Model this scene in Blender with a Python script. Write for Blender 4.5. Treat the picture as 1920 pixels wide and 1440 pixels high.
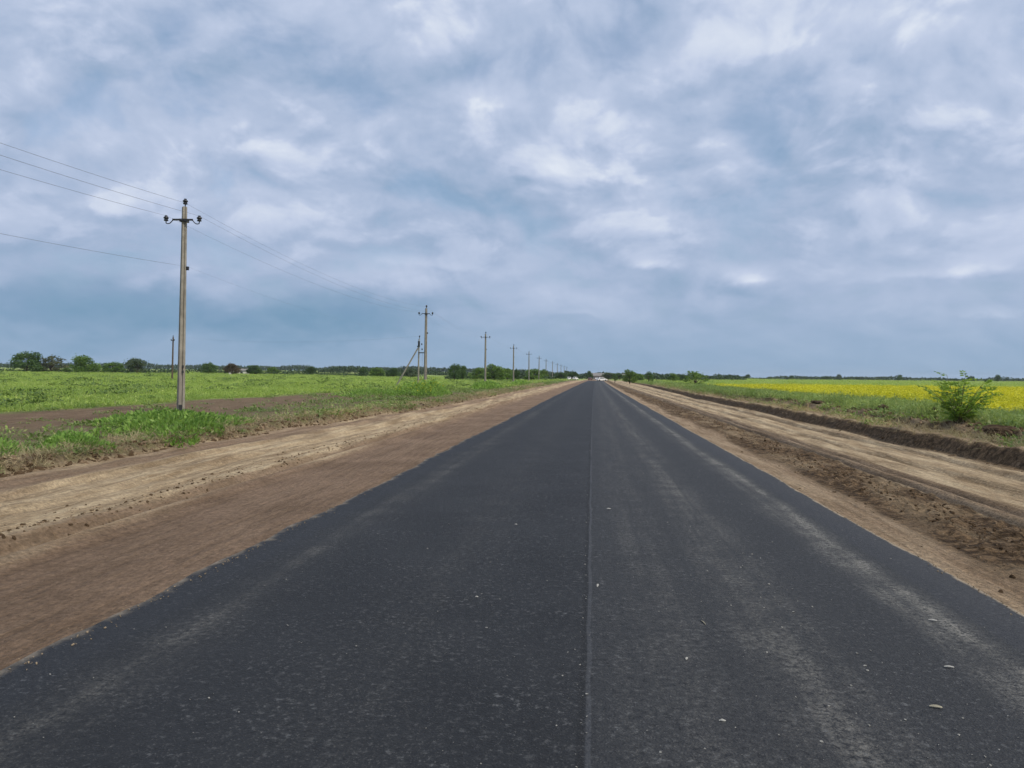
import bpy, math, random
import numpy as np
from mathutils import Vector, Matrix

# ------------------------------------------------------------------ reset
for o in list(bpy.data.objects):
    bpy.data.objects.remove(o, do_unlink=True)
SC = bpy.context.scene
COL = SC.collection
R = math.radians
random.seed(7)

# ------------------------------------------------------------------ camera
CAM_H = 1.70
cam_data = bpy.data.cameras.new('camera')
cam_data.sensor_width = 36.0
cam_data.lens = 1442.0 / 1920.0 * 36.0
cam_data.clip_start = 0.05
cam_data.clip_end = 30000.0
cam = bpy.data.objects.new('camera', cam_data)
COL.objects.link(cam)
cam.matrix_world = (Matrix.Translation((0, 0, CAM_H)) @ Matrix.Rotation(R(5.87), 4, 'Z')
                    @ Matrix.Rotation(R(90 - 0.60), 4, 'X') @ Matrix.Rotation(R(0.5), 4, 'Z'))
SC.camera = cam

# ------------------------------------------------------------------ sky and sun
SUN_EL, SUN_AZ = 46.0, 118.0          # azimuth clockwise from +Y (the road's direction)
SUN_STRENGTH, SUN_ANGLE = 3.1, 4.0
EXPOSURE = 0.2
SC.view_settings.view_transform = 'Standard'
SC.view_settings.look = 'None'
SC.view_settings.exposure = EXPOSURE
SC.view_settings.gamma = 1.0
SC.view_settings.use_curve_mapping = False
SC.cycles.max_bounces = 4
SC.cycles.diffuse_bounces = 2
SC.cycles.glossy_bounces = 2
SC.cycles.transmission_bounces = 4
SC.cycles.transparent_max_bounces = 8
SC.cycles.use_denoising = True
SC.cycles.use_adaptive_sampling = True
SC.cycles.adaptive_threshold = 0.025

sd = bpy.data.lights.new('sun', 'SUN')
sd.energy = SUN_STRENGTH
sd.angle = R(SUN_ANGLE)
sd.color = (1.0, 0.91, 0.76)
sun = bpy.data.objects.new('sun', sd)
COL.objects.link(sun)
_sd = Vector((math.sin(R(SUN_AZ)) * math.cos(R(SUN_EL)), math.cos(R(SUN_AZ)) * math.cos(R(SUN_EL)), math.sin(R(SUN_EL))))
sun.rotation_euler = _sd.to_track_quat('Z', 'Y').to_euler()
sun.location = _sd * 60


class NT:
    """tiny node-tree helper"""
    def __init__(self, tree):
        self.t = tree
        self.n = tree.nodes
        self.l = tree.links

    def node(self, typ, **kw):
        nd = self.n.new(typ)
        for k, v in kw.items():
            setattr(nd, k, v)
        return nd

    def put(self, sock, val):
        if val is None:
            return
        if hasattr(val, 'is_output'):
            self.l.new(val, sock)
        else:
            try:
                sock.default_value = val
            except Exception:
                sock.default_value = tuple(val) + (1.0,) if len(val) == 3 else val

    def m(self, op, a, b=None, c=None, clamp=False):
        nd = self.node('ShaderNodeMath', operation=op, use_clamp=clamp)
        self.put(nd.inputs[0], a)
        if b is not None:
            self.put(nd.inputs[1], b)
        if c is not None:
            self.put(nd.inputs[2], c)
        return nd.outputs[0]

    def vm(self, op, a, b=None):
        nd = self.node('ShaderNodeVectorMath', operation=op)
        self.put(nd.inputs[0], a)
        if b is not None:
            if op == 'SCALE':
                self.put(nd.inputs['Scale'], b)
            else:
                self.put(nd.inputs[1], b)
        return nd.outputs[0]

    def noise(self, vec, scale, detail=4.0, rough=0.55, dist=0.0, color=False):
        nd = self.node('ShaderNodeTexNoise')
        self.put(nd.inputs['Vector'], vec)
        nd.inputs['Scale'].default_value = scale
        nd.inputs['Detail'].default_value = detail
        nd.inputs['Roughness'].default_value = rough
        nd.inputs['Distortion'].default_value = dist
        return nd.outputs['Color' if color else 'Fac']

    def ramp(self, fac, stops, interp='LINEAR'):
        nd = self.node('ShaderNodeValToRGB')
        cr = nd.color_ramp
        cr.interpolation = interp
        while len(cr.elements) < len(stops):
            cr.elements.new(0.5)
        for e, (p, c) in zip(cr.elements, stops):
            e.position = p
            if isinstance(c, (int, float)):
                c = (c, c, c)
            e.color = tuple(c) + (1.0,) if len(c) == 3 else c
        self.put(nd.inputs['Fac'], fac)
        return nd.outputs['Color']

    def mix(self, fac, a, b, mode='MIX'):
        nd = self.node('ShaderNodeMix', data_type='RGBA', blend_type=mode)
        self.put(nd.inputs[0], fac)
        self.put(nd.inputs[6], a)
        self.put(nd.inputs[7], b)
        return nd.outputs[2]

    def smooth(self, v, a, b):
        nd = self.node('ShaderNodeMapRange', interpolation_type='SMOOTHSTEP')
        self.put(nd.inputs[0], v)
        nd.inputs[1].default_value = a
        nd.inputs[2].default_value = b
        return nd.outputs[0]

    def sep(self, v):
        nd = self.node('ShaderNodeSeparateXYZ')
        self.put(nd.inputs[0], v)
        return nd.outputs

    def comb(self, x=0.0, y=0.0, z=0.0):
        nd = self.node('ShaderNodeCombineXYZ')
        self.put(nd.inputs[0], x)
        self.put(nd.inputs[1], y)
        self.put(nd.inputs[2], z)
        return nd.outputs[0]


def build_sky():
    w = bpy.data.worlds.new('World')
    SC.world = w
    w.use_nodes = True
    t = NT(w.node_tree)
    t.n.clear()
    out = t.node('ShaderNodeOutputWorld')
    bg = t.node('ShaderNodeBackground')
    t.l.new(bg.outputs[0], out.inputs[0])
    sky = t.node('ShaderNodeTexSky', sky_type='NISHITA')
    sky.sun_disc = False
    sky.sun_elevation = R(SUN_EL)
    sky.sun_rotation = R(SUN_AZ)
    sky.air_density = 1.0
    sky.dust_density = 1.5
    d = t.node('ShaderNodeTexCoord').outputs['Generated']
    x, y, z = t.sep(d)
    zc = t.m('MAXIMUM', z, 0.0)
    # a flat cloud deck overhead, seen in perspective towards the horizon
    den = t.m('ADD', zc, 0.46)
    p = t.comb(t.m('DIVIDE', x, den), t.m('DIVIDE', y, den), 0.0)
    # slow warp
    wv = t.vm('SCALE', t.vm('SUBTRACT', t.noise(p, 3.0, 2, 0.5, color=True), (0.5, 0.5, 0.5)), 0.16)
    pw = t.vm('ADD', p, wv)
    big = t.noise(pw, 2.1, 2, 0.5)
    pa = t.vm('MULTIPLY', pw, (1.0, 1.0, 1.0))
    puf = t.noise(pa, 5.2, 7, 0.56)
    # the same field a little towards the light: lit rims and shaded bases
    puf2 = t.noise(t.vm('ADD', pa, (0.012, -0.040, 0.0)), 5.2, 7, 0.56)
    # rounded billows on top of the smooth field
    def billow(v):
        vo = t.node('ShaderNodeTexVoronoi', feature='F1', voronoi_dimensions='2D')
        t.put(vo.inputs['Vector'], v)
        vo.inputs['Scale'].default_value = 6.0
        vo.inputs['Detail'].default_value = 1.0
        vo.inputs['Roughness'].default_value = 0.55
        return t.m('SUBTRACT', 0.92, vo.outputs['Distance'])
    pv = t.vm('ADD', pw, t.vm('SCALE', t.noise(pw, 9.0, 3, 0.6, color=True), 0.10))
    bil = billow(pv)
    puf = t.m('MULTIPLY_ADD', t.m('SUBTRACT', bil, 0.5), 0.20, puf)
    bil2 = billow(t.vm('ADD', pv, (0.006, -0.030, 0.0)))
    puf2 = t.m('MULTIPLY_ADD', t.m('SUBTRACT', bil2, 0.5), 0.20, puf2)
    rim = t.m('SUBTRACT', puf, puf2)
    fine = t.noise(t.vm('ADD', pw, (7.3, 2.1, 0.4)), 13.0, 5, 0.58)
    # direction angles (degrees), roughened by noise so that banks have cloudy outlines
    az = t.m('MULTIPLY', t.m('ARCTAN2', x, y), 57.29578)
    el = t.m('MULTIPLY', t.m('ARCSINE', z), 57.29578)
    n3 = t.noise(t.comb(t.m('MULTIPLY', az, 0.13), t.m('MULTIPLY', el, 0.26), 0.0), 1.0, 4, 0.55, color=True)
    nr, ng, nb = t.sep(n3)
    azw = t.m('ADD', az, t.m('MULTIPLY', t.m('SUBTRACT', nr, 0.5), 9.0))
    elw = t.m('ADD', el, t.m('MULTIPLY', t.m('SUBTRACT', ng, 0.5), 4.5))
    # cloud banks of this sky: azimuth, elevation, half widths, brightness change
    banks = [
        (-26, 20.5, 10.0, 2.0, -0.42), (-33, 4.2, 11.0, 1.8, -0.55), (-18, 4.0, 8.0, 1.3, -0.52), (-26, 7.5, 9.0, 1.6, -0.10),
        (-10, 13.5, 6.0, 2.4, -0.22), (28, 27.0, 6.0, 1.7, -0.30), (3, 22.5, 5.0, 2.0, -0.10), (16, 17.0, 8.0, 2.2, -0.16),
        (-16, 24.0, 9.0, 2.2, 0.12), (-34, 25.0, 7.0, 2.0, 0.16), (-2.5, 14.8, 4.2, 2.0, 0.18),
        (12, 23.5, 7.0, 2.6, 0.12), (25, 23.0, 7.0, 3.0, 0.16), (-38, 17.5, 8.0, 1.6, 0.20), (4, 12.5, 3.0, 1.2, 0.22), (20, 21, 5, 2, 0.12),
        (-14, 7.8, 6.0, 0.9, 0.22), (-27, 12.0, 10, 2.0, 0.10), (9.5, 6.1, 3.0, 0.5, -0.18), (5.0, 6.8, 3.0, 0.7, -0.16),
    ]
    acc = None
    for (a0, e0, sa, se, amp) in banks:
        amp *= 0.75 if amp > 0 else 1.0
        da = t.m('MULTIPLY_ADD', azw, 1.0 / sa, -a0 / sa)
        de = t.m('MULTIPLY_ADD', elw, 1.0 / se, -e0 / se)
        g = t.m('POWER', 0.4493, t.m('MULTIPLY_ADD', da, da, t.m('MULTIPLY', de, de)))
        acc = t.m('MULTIPLY', g, amp) if acc is None else t.m('MULTIPLY_ADD', g, amp, acc)
    # small separate cumulus with flat bases, low in the sky
    azs = t.m('MULTIPLY_ADD', t.m('SUBTRACT', fine, 0.5), 3.0, t.m('MULTIPLY_ADD', t.m('SUBTRACT', nr, 0.5), 2.0, az))
    els = t.m('MULTIPLY_ADD', t.m('SUBTRACT', puf, 0.5), 1.6, t.m('MULTIPLY_ADD', t.m('SUBTRACT', fine, 0.5), 0.9, el))
    for (a0, e0, sa, se, amp) in [(11.6, 6.9, 1.8, 0.70, 0.52), (4.2, 8.1, 1.4, 0.60, 0.46), (25.4, 6.9, 2.1, 0.80, 0.46), (26.2, 4.1, 1.5, 0.26, 0.26),
                                  (21.0, 6.6, 2.6, 0.5, 0.22), (-8.0, 19.4, 1.8, 0.8, 0.30), (-3.2, 15.0, 1.8, 0.9, 0.22), (0.6, 14.4, 1.6, 0.8, 0.20),
                                  (-33.5, 10.6, 1.6, 0.7, 0.24), (-37.5, 11.2, 1.2, 0.5, 0.24), (-13.5, 8.0, 3.0, 0.6, 0.26), (-1.0, 4.6, 1.6, 0.35, 0.20)]:
        da = t.m('MULTIPLY_ADD', azs, 1.0 / sa, -a0 / sa)
        de = t.m('MULTIPLY_ADD', els, 1.0 / se, -e0 / se)
        de = t.m('MAXIMUM', de, t.m('MULTIPLY', de, -2.4))
        g = t.m('POWER', 0.4493, t.m('MULTIPLY_ADD', da, da, t.m('MULTIPLY', de, de)))
        acc = t.m('MULTIPLY_ADD', g, amp, acc)
    damp = t.smooth(el, 1.0, 16.0)                       # low clouds blend into a bluish veil
    amp_p = t.m('ADD', t.m('MULTIPLY', damp, 0.65), 0.35)
    b = t.m('ADD', 0.615, t.m('MULTIPLY', t.m('MULTIPLY', t.m('SUBTRACT', puf, 0.5), 0.45), amp_p))
    b = t.m('ADD', b, t.m('MULTIPLY', t.m('MULTIPLY', rim, 0.95), amp_p))
    b = t.m('ADD', b, t.m('MULTIPLY', t.m('MULTIPLY', t.m('SUBTRACT', t.smooth(t.m('ADD', puf, t.m('MULTIPLY', acc, 0.12)), 0.47, 0.57), 0.4), 0.17), damp))
    b = t.m('ADD', b, t.m('MULTIPLY', t.m('SUBTRACT', big, 0.5), 0.42))
    b = t.m('ADD', b, t.m('MULTIPLY', t.m('MULTIPLY', t.m('SUBTRACT', fine, 0.5), 0.34), damp))
    b = t.m('ADD', b, t.m('MULTIPLY', acc, 0.80))
    b = t.m('ADD', b, t.m('MULTIPLY', t.m('SUBTRACT', t.smooth(el, 0.0, 26.0), 0.5), 0.24))
    b = t.m('MULTIPLY_ADD', t.m('SUBTRACT', b, 0.57), 0.84, 0.575)
    cloud = t.ramp(b, [(0.0, (0.135, 0.258, 0.400)), (0.25, (0.224, 0.328, 0.476)), (0.5, (0.346, 0.428, 0.584)),
                       (0.75, (0.462, 0.530, 0.680)), (1.0, (0.64, 0.69, 0.78))])
    veil = t.m('SUBTRACT', 1.0, t.smooth(el, -0.5, 7.0))
    cloud = t.mix(t.m('MULTIPLY', veil, 0.55), cloud, (0.165, 0.302, 0.432))
    # thin places let the blue sky through
    gap = t.m('SUBTRACT', 1.0, t.smooth(t.m('ADD', puf, t.m('MULTIPLY', acc, 0.2)), 0.26, 0.42))
    gap = t.m('MULTIPLY', gap, t.m('MULTIPLY', damp, 0.30))
    blue = t.vm('SCALE', sky.outputs[0], 0.13)
    col = t.mix(gap, cloud, blue)
    t.l.new(col, bg.inputs[0])
    bg.inputs[1].default_value = 1.0
    w.cycles.sampling_method = 'MANUAL'
    w.cycles.sample_map_resolution = 512


build_sky()

# ------------------------------------------------------------------ numpy noise
def _hash(ix, iy, seed):
    h = (ix.astype(np.int64) * 374761393 + iy.astype(np.int64) * 668265263 + seed * 1442695041) & 0xFFFFFFFF
    h = ((h ^ (h >> 13)) * 1274126177) & 0xFFFFFFFF
    h = (h ^ (h >> 16)) & 0xFFFFFFFF
    return h / 4294967295.0


def vnoise(x, y, seed=0):
    x = np.asarray(x, float)
    y = np.asarray(y, float)
    ix, iy = np.floor(x), np.floor(y)
    fx, fy = x - ix, y - iy
    fx = fx * fx * (3 - 2 * fx)
    fy = fy * fy * (3 - 2 * fy)
    a, b = _hash(ix, iy, seed), _hash(ix + 1, iy, seed)
    c, d = _hash(ix, iy + 1, seed), _hash(ix + 1, iy + 1, seed)
    return (a + (b - a) * fx) * (1 - fy) + (c + (d - c) * fx) * fy


def fbm(x, y, octs=4, seed=0, rough=0.5):
    s = 0.0
    a, tot = 1.0, 0.0
    for i in range(octs):
        s = s + a * vnoise(x * 2 ** i + i * 17.3, y * 2 ** i - i * 9.1, seed + i)
        tot += a
        a *= rough
    return s / tot - 0.5


def sstep(a, b, v):
    t = np.clip((v - a) / (b - a), 0, 1)
    return t * t * (3 - 2 * t)


def bump(v, c, w):
    return np.exp(-((v - c) / w) ** 2)


# ------------------------------------------------------------------ terrain
ROAD_L, ROAD_R = -3.32, 3.16


def bend(y):                      # the road swings very slightly to the right far ahead
    return 0.75 * (np.clip(np.asarray(y, float), 0, 600) / 170.0) ** 1.6


def base_z(x, y):
    """large land form: flat, rising softly far off to the west"""
    x = np.asarray(x, float)
    y = np.asarray(y, float)
    r = np.hypot(x, y)
    t = np.clip((-x - 40) / 120, 0, 1)
    return t * np.clip(r - 80, 0, 1320) * 0.0062


def verge_line(y):                # where the graded dirt meets the weeds on the left
    return -10.1 + 1.5 * fbm(y / 9.0, y * 0 + 3.3, 4, 11) + 1.1 * sstep(20, 45, y)


def bank_line(y):                 # foot of the cut bank on the right
    return 9.25 + 0.8 * fbm(y / 7.0, y * 0 + 1.7, 4, 21) + 2.0 * sstep(50, 190, y)


def ground_z(x, y):
    x = np.asarray(x, float)
    y = np.asarray(y, float)
    u = x - bend(y)
    z = base_z(x, y)
    near = 1.0 - sstep(60, 220, y)
    # ----- left shoulder
    L = sstep(ROAD_L + 0.5, ROAD_L - 2.5, u)
    zl = -0.05 - 0.08 * L
    zl = zl + 0.05 * fbm(u / 1.1, y / 6.0, 3, 1) * L
    rut = u + 0.25 * fbm(y / 8.0, y * 0, 3, 5)
    zl = zl - 0.10 * bump(rut, -5.95, 0.15) + 0.085 * bump(rut, -5.55, 0.17) + 0.05 * bump(rut, -6.35, 0.2)
    zl = zl - 0.06 * bump(rut, -7.5, 0.14) + 0.055 * bump(rut, -7.8, 0.12) - 0.04 * bump(rut, -8.5, 0.10) + 0.05 * bump(rut, -8.7, 0.10) - 0.05 * bump(rut, -9.4, 0.2)
    grader = sstep(-5.4, -6.2, u) * sstep(-11.5, -9.6, u)
    zl = zl + grader * (0.10 * fbm(u / 0.32, y / 3.0, 3, 8) + 0.06 * fbm(u / 0.16, y / 0.8, 2, 9))
    crumbs = bump(rut, -6.3, 0.35)
    zl = zl + 0.06 * crumbs * np.clip(fbm(u / 0.12, y / 0.15, 2, 31) + 0.02, 0, 1)
    vl = verge_line(y)
    ver = sstep(0.0, -0.35, u - vl)
    zl = zl + ver * (0.17 + 0.10 * fbm(u / 0.5, y / 0.9, 4, 13) + 0.16 * fbm(u / 2.0, y / 3.0, 3, 14)) * (1 - 0.55 * sstep(-13, -20, u))
    zl = zl + 0.10 * bump(u, vl - 0.45, 0.4) * (0.5 + fbm(u / .4, y / .8, 3, 77))
    # ----- right shoulder
    Rr = sstep(ROAD_R - 0.5, ROAD_R + 2.5, u)
    zr = -0.045 - 0.11 * Rr + 0.04 * fbm(u / 0.9, y / 5.0, 3, 2) * Rr
    rough = sstep(3.85, 4.2, u + 0.3 * fbm(y / 3, y * 0, 2, 41)) * sstep(5.5, 5.2, u)
    zr = zr + rough * (0.02 + 0.22 * np.abs(fbm(u / 0.22, y / 0.34, 3, 42)) + 0.08 * fbm(u / 0.6, y / 0.9, 2, 43))
    rr = u + 0.22 * fbm(y / 10.0, y * 0 + 4.0, 3, 44)
    for c, w, a in ((5.45, 0.07, -0.05), (5.62, 0.07, 0.04), (5.80, 0.06, -0.05), (5.98, 0.07, 0.035), (6.15, 0.06, -0.045),
                    (6.9, 0.10, -0.03), (7.1, 0.10, 0.025), (8.0, 0.08, -0.04), (8.2, 0.10, 0.04), (8.75, 0.12, -0.05)):
        zr = zr + 1.9 * a * bump(rr, c + 0.12 * fbm(y / 6.0, y * 0 + c, 2, 99), w)
    sand = sstep(6.1, 6.5, u) * sstep(9.4, 8.8, u)
    zr = zr + sand * 0.09 * fbm(u / 0.34, y / 2.6, 4, 46)
    bl = bank_line(y)
    fade = 1.0 - 0.6 * sstep(120, 260, y)
    t1 = sstep(-0.05, 0.28, u - bl + 0.12 * fbm(y / 0.5, y * 0, 3, 47))
    zr = zr + fade * t1 * (0.29 + 0.18 * fbm(u / 0.5, y / 0.7, 4, 48)) + fade * 0.09 * bump(u, bl + 0.55, 0.4) * (0.4 + fbm(y / 1.3, u / 1.0, 3, 55))
    zr = zr - fade * 0.06 * bump(u, bl - 0.12, 0.12)
    sl = bl + 1.75 + 0.9 * fbm(y / 2.5, y * 0 + 9.0, 3, 49)
    zr = zr + fade * sstep(-0.06, 0.18, u - sl) * (0.22 + 0.2 * fbm(u / 0.6, y / 0.9, 3, 50)) - fade * 0.32 * sstep(2.0, 9.0, u - bl)
    mid = np.where(u < 0, zl, zr)
    road = sstep(ROAD_L + 0.02, ROAD_L + 0.5, u) * sstep(ROAD_R - 0.02, ROAD_R - 0.5, u)
    mid = mid - 0.16 * road
    edge = np.where(u < 0, sstep(-14, -60, u), sstep(16, 70, u))
    rolling = 0.12 * fbm(x / 7.0, y / 9.0, 3, 61)
    far_d = sstep(250, 500, y)
    return z + mid * (1 - far_d * 0.5) * (1 - 0.8 * edge) + rolling * sstep(11, 17, np.abs(u)) * (1 - far_d)


def gz(x, y):
    return float(ground_z(np.array([x]), np.array([y]))[0])


def new_mesh_obj(name, verts, faces, mat=None, parent=None, smooth=False):
    me = bpy.data.meshes.new(name)
    verts = np.asarray(verts, dtype=np.float32).reshape(-1, 3)
    if isinstance(faces, np.ndarray):
        n, k = faces.shape
        me.vertices.add(len(verts))
        me.vertices.foreach_set('co', verts.ravel())
        me.loops.add(n * k)
        me.loops.foreach_set('vertex_index', faces.astype(np.int32).ravel())
        me.polygons.add(n)
        me.polygons.foreach_set('loop_start', np.arange(0, n * k, k, dtype=np.int32))
        me.polygons.foreach_set('loop_total', np.full(n, k, dtype=np.int32))
        me.update(calc_edges=True)
    else:
        me.from_pydata([tuple(v) for v in verts], [], faces)
        me.update()
    if smooth:
        me.polygons.foreach_set('use_smooth', np.ones(len(me.polygons), dtype=bool))
    if mat:
        me.materials.append(mat)
    ob = bpy.data.objects.new(name, me)
    COL.objects.link(ob)
    if parent:
        ob.parent = parent
    return ob


def tag(o, label=None, cat=None, group=None, kind=None):
    if label:
        o['label'] = label
    if cat:
        o['category'] = cat
    if group:
        o['group'] = group
    if kind:
        o['kind'] = kind
    return o


def empty(name, loc=(0, 0, 0), rz=0.0):
    o = bpy.data.objects.new(name, None)
    COL.objects.link(o)
    o.location = loc
    o.rotation_euler = (0, 0, rz)
    o.empty_display_size = 0.3
    return o


def set_attr(me, name, vals):
    at = me.attributes.new(name, 'FLOAT', 'POINT')
    at.data.foreach_set('value', np.asarray(vals, dtype=np.float32).ravel())


# ------------------------------------------------------------------ materials
def new_mat(name):
    m = bpy.data.materials.new(name)
    m.use_nodes = True
    t = NT(m.node_tree)
    t.n.clear()
    out = t.node('ShaderNodeOutputMaterial')
    bs = t.node('ShaderNodeBsdfPrincipled')
    t.l.new(bs.outputs[0], out.inputs[0])
    return m, t, bs, out


def bump_node(t, bs, height, strength, dist):
    b = t.node('ShaderNodeBump')
    b.inputs['Strength'].default_value = strength
    b.inputs['Distance'].default_value = dist
    t.put(b.inputs['Height'], height)
    t.l.new(b.outputs[0], bs.inputs['Normal'])


def mat_ground():
    m, t, bs, out = new_mat('earth_and_fields')
    pos = t.node('ShaderNodeNewGeometry').outputs['Position']

    def attr(n):
        return t.node('ShaderNodeAttribute', attribute_name=n).outputs['Fac']
    stretch = t.vm('MULTIPLY', pos, (1.0, 0.16, 1.0))
    streak = t.noise(stretch, 2.6, 8, 0.62)
    streak2 = t.noise(t.vm('MULTIPLY', pos, (1.0, 0.3, 1.0)), 9.0, 6, 0.65)
    grain = t.noise(pos, 28.0, 6, 0.7)
    blot = t.noise(pos, 0.55, 6, 0.6)
    clod = t.noise(pos, 7.0, 6, 0.65, 0.6)
    lines = t.noise(t.vm('MULTIPLY', t.vm('ADD', pos, t.vm('SCALE', t.noise(t.vm('MULTIPLY', pos, (0.3, 0.1, 0.0)), 1.0, 2, color=True), 0.6)), (1.0, 0.045, 0.0)), 5.5, 5, 0.6)
    # dry sand
    sand = t.mix(t.smooth(streak, 0.34, 0.66), (0.275, 0.200, 0.120), (0.490, 0.385, 0.250))
    sand = t.mix(t.m('MULTIPLY', t.smooth(streak2, 0.50, 0.72), 0.45), sand, (0.53, 0.425, 0.285))
    sand = t.mix(t.m('MULTIPLY', t.smooth(blot, 0.52, 0.7), 0.4), sand, (0.235, 0.165, 0.100))
    sand = t.mix(t.m('MULTIPLY', t.smooth(lines, 0.50, 0.40), 0.42), sand, (0.160, 0.108, 0.060))  # shade of the troughs between ridges, painted into the colour
    sand = t.mix(t.m('MULTIPLY', t.smooth(lines, 0.56, 0.64), 0.38), sand, (0.56, 0.455, 0.305))  # light on the ridge crests, painted into the colour
    # damp compacted brown
    damp = t.mix(t.smooth(blot, 0.35, 0.65), (0.168, 0.114, 0.076), (0.228, 0.158, 0.108))
    damp = t.mix(t.m('MULTIPLY', t.smooth(streak, 0.52, 0.72), 0.45), damp, (0.275, 0.200, 0.140))
    damp = t.mix(t.m('MULTIPLY', t.smooth(lines, 0.47, 0.38), 0.35), damp, (0.110, 0.072, 0.044))  # trough shade painted along the same ridge lines
    # fresh dark clods; also serves as painted shade in ruts and on the bank face
    dark = t.mix(t.smooth(clod, 0.38, 0.64), (0.042, 0.026, 0.013), (0.165, 0.110, 0.062))
    # weedy verge floor: soil with dry stalks and moss of seedlings
    soil = t.mix(t.smooth(clod, 0.4, 0.62), (0.105, 0.078, 0.048), (0.205, 0.155, 0.098))
    soil = t.mix(t.m('MULTIPLY', t.smooth(t.noise(pos, 1.3, 6, 0.65), 0.45, 0.6), 0.65), soil, (0.110, 0.125, 0.042))
    brown = t.mix(t.smooth(streak, 0.35, 0.65), (0.120, 0.082, 0.050), (0.195, 0.135, 0.088))
    # green field floor
    fs = t.vm('MULTIPLY', pos, (0.10, 0.10, 0.10))
    fn = t.noise(fs, 1.0, 8, 0.62)
    field = t.mix(t.smooth(fn, 0.36, 0.62), (0.140, 0.205, 0.046), (0.290, 0.360, 0.105))
    field = t.mix(t.m('MULTIPLY', t.smooth(t.noise(fs, 6.0, 6, 0.65), 0.5, 0.65), 0.5), field, (0.070, 0.105, 0.030))
    straw = t.mix(t.noise(fs, 2.0, 4), (0.28, 0.27, 0.13), (0.36, 0.34, 0.17))
    col = t.mix(attr('zone_damp'), sand, damp)
    col = t.mix(attr('zone_dark'), col, dark)
    col = t.mix(attr('zone_soil'), col, soil)
    col = t.mix(attr('zone_brown'), col, brown)
    col = t.mix(attr('zone_field'), col, field)
    col = t.mix(attr('zone_straw'), col, straw)
    fineg = t.noise(pos, 11.0, 6, 0.7)
    col = t.mix(0.5, col, t.mix(t.smooth(grain, 0.25, 0.75), (0.2, 0.2, 0.2), (0.8, 0.8, 0.8)), 'OVERLAY')
    col = t.mix(0.4, col, t.mix(t.smooth(fineg, 0.3, 0.7), (0.25, 0.25, 0.25), (0.75, 0.75, 0.75)), 'OVERLAY')
    t.put(bs.inputs['Base Color'], col)
    bs.inputs['Roughness'].default_value = 0.95
    bs.inputs['Specular IOR Level'].default_value = 0.15
    h = t.m('ADD', t.m('MULTIPLY', clod, 0.6), t.m('MULTIPLY', grain, 0.35))
    h = t.m('ADD', h, t.m('MULTIPLY', streak2, 0.5))
    h = t.m('ADD', h, t.m('MULTIPLY', lines, 0.9))
    bump_node(t, bs, h, 1.0, 0.13)
    return m


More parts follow.
